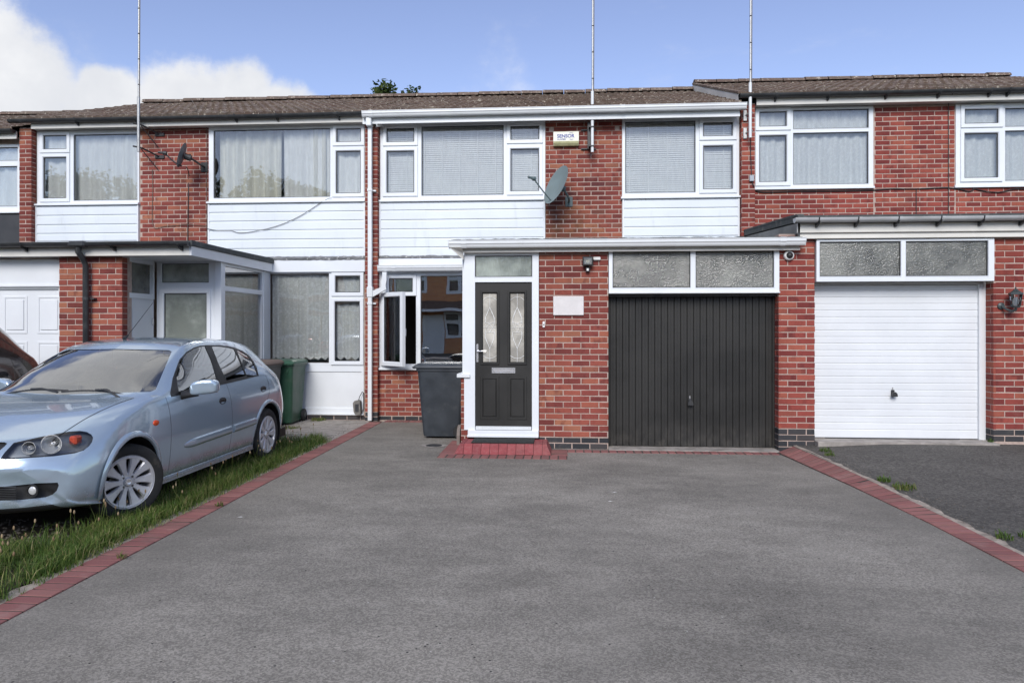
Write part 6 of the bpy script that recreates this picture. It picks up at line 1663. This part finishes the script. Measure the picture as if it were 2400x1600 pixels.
def blade(mb, x, y, h, w, az, lean, z0=-.008, rnd=None):
    c, s = math.cos(az), math.sin(az); px, py = -s * w / 2, c * w / 2
    p = [(x, y, z0), (x + c * lean * .35 * h, y + s * lean * .35 * h, z0 + h * .55), (x + c * lean * h, y + s * lean * h, z0 + h * (1 - .28 * lean))]
    mb.add([(p[0][0] - px, p[0][1] - py, p[0][2]), (p[0][0] + px, p[0][1] + py, p[0][2]), (p[1][0] + px * .8, p[1][1] + py * .8, p[1][2]), (p[1][0] - px * .8, p[1][1] - py * .8, p[1][2]), p[2]], [(0, 1, 2, 3), (3, 2, 4)], rnd if rnd is not None else rg.random())
mb = MB(); n = 0
while n < 46000:
    if rg.random() < .62: x, y = rg.uniform(-3.80, -3.08), rg.uniform(-8.3, -1.95)
    else: x, y = rg.uniform(-6.6, -3.15), rg.uniform(-8.6, -6.4)
    if under_car(x, y) and rg.random() < .93: continue
    if y > -2.3 and x < -3.45: continue
    if y > -6.75 and x < -3.8: continue
    d = mnoise.noise((x * 2.2, y * 2.2, 7)); d2 = mnoise.noise((x * .9, y * .9, 4))
    if d < -.32 and rg.random() < .8: continue
    if -7.15 < y < -6.6 and x < -3.75 and rg.random() < .75: continue
    edge = smooth01((-3.10 - x + .05 * d) / .13)
    if rg.random() > .25 + .75 * edge: continue
    h = rg.uniform(.035, .145) * (.55 + .45 * edge) * (1 + .5 * d2) * (1.25 if -4.0 < x < -3.45 else 1)
    tone = min(.999, max(0, .42 + .5 * d2 + rg.gauss(0, .24)))
    if rg.random() < .12: tone = rg.uniform(.86, 1)
    blade(mb, x, y, h, rg.uniform(.003, .0065), rg.uniform(0, 6.283), rg.uniform(.15, 1.25), rnd=tone); n += 1
tag(mb.build('grass', 'grass_blade', None, attr=True, fix=False), 'rough green grass between the parked car and the brick border', 'grass', kind='stuff')
mb = MB(); st_ = MB()
for k in range(170):
    if k < 110: x, y = rg.uniform(-3.75, -3.25), rg.uniform(-7.4, -2.3)
    else: x, y = rg.uniform(-5.6, -3.3), rg.uniform(-7.9, -6.6)
    if under_car(x, y): continue
    h = rg.uniform(.12, .26); a = rg.uniform(0, 6.28); l = rg.uniform(.0, .35) * h
    tip = (x + math.cos(a) * l, y + math.sin(a) * l, h)
    st_.tube([(x, y, -.01), (x + math.cos(a) * l * .3, y + math.sin(a) * l * .3, h * .6), tip], .0012, 4, rnd=.75)
    mb.lathe([(.001, -.006), (.0055, .0), (.007, .008), (.005, .018), (.001, .024)], 6, Matrix.Translation(tip), cap=False)
    for q in range(24): mb.a[-1 - q] = (k * .37) % 1
tag(mb.build('seed_heads', 'seed_head', None, attr=True, fix=False), 'small brown seed heads above the grass', 'seed heads', kind='stuff')
tag(st_.build('grass_stalks', 'grass_blade', None, attr=True, fix=False), 'thin upright stalks in the rough grass', 'grass', kind='stuff')
# loose stones under the bumper and along the border
mb = MB()
def pebble(x, y, z, r):
    bm = bmesh.new(); bmesh.ops.create_icosphere(bm, subdivisions=1, radius=r, matrix=Matrix.Translation((x, y, z)) @ Matrix.Rotation(rg.uniform(0, 3), 4, 'Z') @ Matrix.Diagonal((1, rg.uniform(.6, .9), rg.uniform(.4, .6), 1))); mb.bm(bm)
for k in range(900): pebble(rg.uniform(-5.6, -3.5), rg.uniform(-7.3, -6.1), .004, rg.uniform(.006, .018))
for k in range(260): pebble(-3.17 - abs(rg.gauss(0, .05)), rg.uniform(-8.3, -1.0), .006, rg.uniform(.003, .009))
for k in range(420):
    y = rg.uniform(-7.5, -2.7); x = inner(y) + .24 + abs(rg.gauss(0, .16)); pebble(x, y, .01 + zR(y) * .75, rg.uniform(.003, .009))
for k in range(120): pebble(rg.uniform(-4.4, -3.15), rg.uniform(-2.1, -.3), .006, rg.uniform(.003, .008))
tag(mb.build('gravel', 'gravel', None, fix=False), 'loose stones under the bumper and along the drive borders', 'gravel', kind='stuff')
def weed(label, x, y, z, r, n, dry=0.0):
    mb = MB()
    for k in range(n):
        a = rg.uniform(0, 6.28); rr = r * math.sqrt(rg.random()); px, py = x + rr * math.cos(a), y + rr * math.sin(a)
        blade(mb, px, py, rg.uniform(.02, .075), rg.uniform(.005, .012), rg.uniform(0, 6.28), rg.uniform(.4, 1.0), z, rnd=min(1, rg.random() * .7 + dry))
    return tag(mb.build('weed', 'weed_leaf', None, attr=True, fix=False), label, 'weed', 'weeds growing along the edges')
weed('weed tuft at the top of the right brick border', 3.06, -3.2, .075, .06, 60, .3)
weed('small dark weed beside the pier between the garages', 3.10, -2.95, .085, .07, 50, .1)
weed('leafy weed halfway down the right brick border', 3.12, -4.40, .05, .06, 90)
weed('sprawling yellowish weed just below halfway on the right border', 3.18, -4.68, .045, .11, 130, .3)
weed('bright weed near the lower end of the right border', 3.20, -6.12, .012, .055, 55)
weed('weed at the right picture edge on the neighbour drive', 3.36, -6.08, .014, .03, 22)
weed('dried weed clump against the wall beside the green bin', -4.0, -.10, .0, .12, 160, .45)
weed('low weed by the foot of the green bin', -4.1, -1.0, .0, .12, 80, .4)
weed('yellow tuft growing from the left border below the front wheel', -2.93, -5.60, .002, .035, 22, .45)
weed('thin tuft at the inner edge of the left border', -2.915, -6.95, .002, .035, 16, .5)
weed('green sprig at the threshold corner of the white garage', 5.23, -2.50, .14, .03, 24)
def petal(label, x, y):
    o = MB().add([(x - .022, y - .006, .006), (x, y - .012, .010), (x + .024, y + .002, .007), (x, y + .010, .009)], [(0, 1, 2, 3)]).build('petal', 'white_mark', None, fix=False)
    tag(o, label, 'petal', 'white petals on the drive')
petal('white petal on the drive near the front wheel', -2.589, -5.924); petal('white petal on the drive in front of the black garage', .496, -4.86); petal('white petal on the drive just below the one by the garage', .433, -5.20)

def tree(name, label, x, y, h, cr, n, leaf=.16, base=0.0, seed=0, low=.35, group=None):
    rg = random.Random(seed); root = empty(name, (x, y, base), 0, label, 'tree', group)
    tb = MB(); top = Vector((x, y, base + h * .8))
    tb.tube([(x, y, base - .2), (x + .1, y, base + h * .3), (x - .05, y + .1, base + h * .55), tuple(top)], [h * .022, h * .017, h * .011, h * .004], 8)
    tips = []
    for k in range(16):
        t = rg.uniform(low * .8, .85); p = Vector((x, y, base + h * t)); a = rg.uniform(0, 6.28); l = cr * rg.uniform(.55, 1.0) * (1.15 - t * .6)
        e = p + Vector((math.cos(a) * l, math.sin(a) * l, l * rg.uniform(.25, .8))); e.z = min(e.z, base + h * .97)
        tb.tube([p, p.lerp(e, .5) + Vector((0, 0, -.05 * l)), e], [h * .007, h * .004, h * .0015], 6); tips.append(e); tips.append(p.lerp(e, .6))
    tips += [top + Vector((rg.gauss(0, cr * .2), rg.gauss(0, cr * .2), rg.uniform(0, h * .17))) for _ in range(8)]
    tb.build('trunk', 'bark', root, smooth=True)
    mb = MB(); per = n // len(tips)
    for c in tips:
        sd_r = cr * rg.uniform(.20, .36); tone = rg.uniform(.1, .6)
        for k in range(per):
            d = Vector((rg.gauss(0, 1), rg.gauss(0, 1), rg.gauss(0, .75))); d = d.normalized() * sd_r * rg.random() ** .45
            p = c + d; s = leaf * rg.uniform(.6, 1.25); u = Vector((rg.gauss(0, 1), rg.gauss(0, 1), rg.gauss(0, .6))).normalized(); v = u.cross(Vector((rg.gauss(0, 1), rg.gauss(0, 1), rg.gauss(0, 1)))).normalized()
            mb.add([p - u * s * .5, p - v * s * .28, p + u * s * .5, p + v * s * .28], [(0, 1, 2, 3)], min(1, max(0, tone + rg.gauss(0, .2))))
    mb.build('crown', 'tree_leaf', root, attr=True, fix=False)
    return root
tree('leafy_tree', 'leafy treetop showing above the ridge behind the middle house, the taller of two', -5.95, 12.0, 9.92, 1.4, 5600, .17, seed=2, group='trees behind the terrace')
tree('leafy_tree', 'lower dark treetop peeping over the ridge to the right of the taller one', -5.05, 12.6, 10.05, 1.3, 4600, .17, seed=14, group='trees behind the terrace')

# ------------------------------------------------------------------ the other side of the road, seen in the window panes
t = NT('far_brick'); P = t.obj(); xyz = t.sep(P); cmb = t.node('ShaderNodeCombineXYZ'); t.put(cmb.inputs[0], t.math('ADD', xyz[0], xyz[1])); t.put(cmb.inputs[1], xyz[2])
bt = t.node('ShaderNodeTexBrick'); t.l.new(cmb.outputs[0], bt.inputs['Vector']); bt.inputs['Scale'].default_value = 1.0; bt.inputs['Brick Width'].default_value = .225; bt.inputs['Row Height'].default_value = .075; bt.inputs['Mortar Size'].default_value = .006
bt.inputs['Color1'].default_value = (.62, .29, .12, 1); bt.inputs['Color2'].default_value = (.50, .20, .085, 1); bt.inputs['Mortar'].default_value = (.45, .36, .28, 1)
M['far_brick'] = t.pbr(bt.outputs['Color'], .9)
def far_house(x, label, seed):
    root = empty('terraced_house', (0, 0, 0), 0, label, 'house', 'houses across the road')
    MB().plate(-3, 3, -.1, 5.0, [(-2.5, -.6, 3.5, 4.8), (.6, 2.5, 3.5, 4.8), (-2.6, -.4, .9, 2.4)], 0, .2).build('wall', 'far_brick', root)
    MB().box(-2.98, 2.98, .2, 6.5, -.1, 4.99).build('inner_walls', 'room', root)
    window(root, -2.5, -.6, 3.5, 4.8, [(-2.4, -1.4, 3.6, 4.7, 'f'), (-1.2, -.75, 3.65, 4.25, 's'), (-1.2, -.75, 4.45, 4.65, 's')])
    window(root, .6, 2.5, 3.5, 4.8, [(.75, 1.2, 3.65, 4.25, 's'), (.75, 1.2, 4.45, 4.65, 's'), (1.4, 2.4, 3.6, 4.7, 'f')])
    window(root, -2.6, -.4, .9, 2.4, [(-2.5, -1.4, 1.0, 2.3, 'f'), (-1.2, -.55, 1.05, 1.7, 's'), (-1.2, -.55, 1.95, 2.25, 's')])
    MB().box(-.25, .72, -.06, .0, .05, 2.15, .01).build('door', 'white_paint', root); MB().box(-.35, .82, -.05, -.01, 0, 2.25, .01).build('door_frame', 'upvc', root)
    MB().box(1.0, 2.9, -.05, 0, .05, 2.15, .01).build('garage_door', 'white_paint', root)
    MB().prism([(-1.3, 2.55), (-1.3, 2.48), (0, 2.85), (0, 3.0)], -2.95, 2.95, 'x').build('porch_roof', 'roof_tile', root, attr=True)
    MB().box(-2.95, 2.95, -1.36, -1.3, 2.42, 2.56).build('gutter', 'upvc', root)
    MB().prism([(-.35, 5.0), (3.2, 6.5), (6.8, 5.0)], -3, 3, 'x').build('roof', 'roof_tile', root, attr=True)
    MB().box(-3, 3, -.42, -.3, 4.9, 5.02).build('gutter', 'upvc', root)
    root.location = (x, -29.0, .03); root.rotation_euler = (0, 0, math.pi)
    return root
for i, (x, lb) in enumerate(((-25.5, 'brick house across the road mirrored in the left porch glass'), (-19.4, 'brick house across the road mirrored in the left ground-floor window'), (-13.3, 'brick house across the road mirrored beside the drainpipe'), (-7.2, 'brick house across the road mirrored in the middle front-room window'), (-1.1, 'brick house across the road mirrored in the front door glass'), (5.0, 'brick house across the road mirrored in the garage window'), (11.1, 'brick house across the road mirrored at the right'))): far_house(x, lb, i)
for i, (x, y, h, cr) in enumerate(((-17.5, -38, 12.0, 3.2), (-22, -38, 12.6, 3.6), (-26.5, -37, 13.0, 3.6), (-31, -38, 12.0, 3.4), (-13.5, -38, 10.4, 2.4), (-36, -38, 13.5, 4.0))):
    tree('leafy_tree', ('big leafy tree across the road mirrored in the left windows, number %s from the right' % ['two', 'three', 'four', 'five', 'one', 'six'][i]), x, y, h, cr, 7000, .34, seed=30 + i, low=.3, group='trees across the road')
def copy_tree(o, parent=None):
    c = o.copy(); C.objects.link(c)
    if parent is not None: c.parent = parent
    for ch in o.children: copy_tree(ch, c)
    return c
red = copy_tree(car); red.location = (-11.4, -23.3, .055); red.rotation_euler = (0, 0, R(90))
red['label'] = 'red car across the road mirrored in the left ground-floor window'
def repaint(o):
    if o.type == 'MESH' and o.data.materials and o.data.materials[0] == M['paint_silver']:
        o.data = o.data.copy(); o.data.materials[0] = M['paint_red']
    for ch in o.children: repaint(ch)
repaint(red)
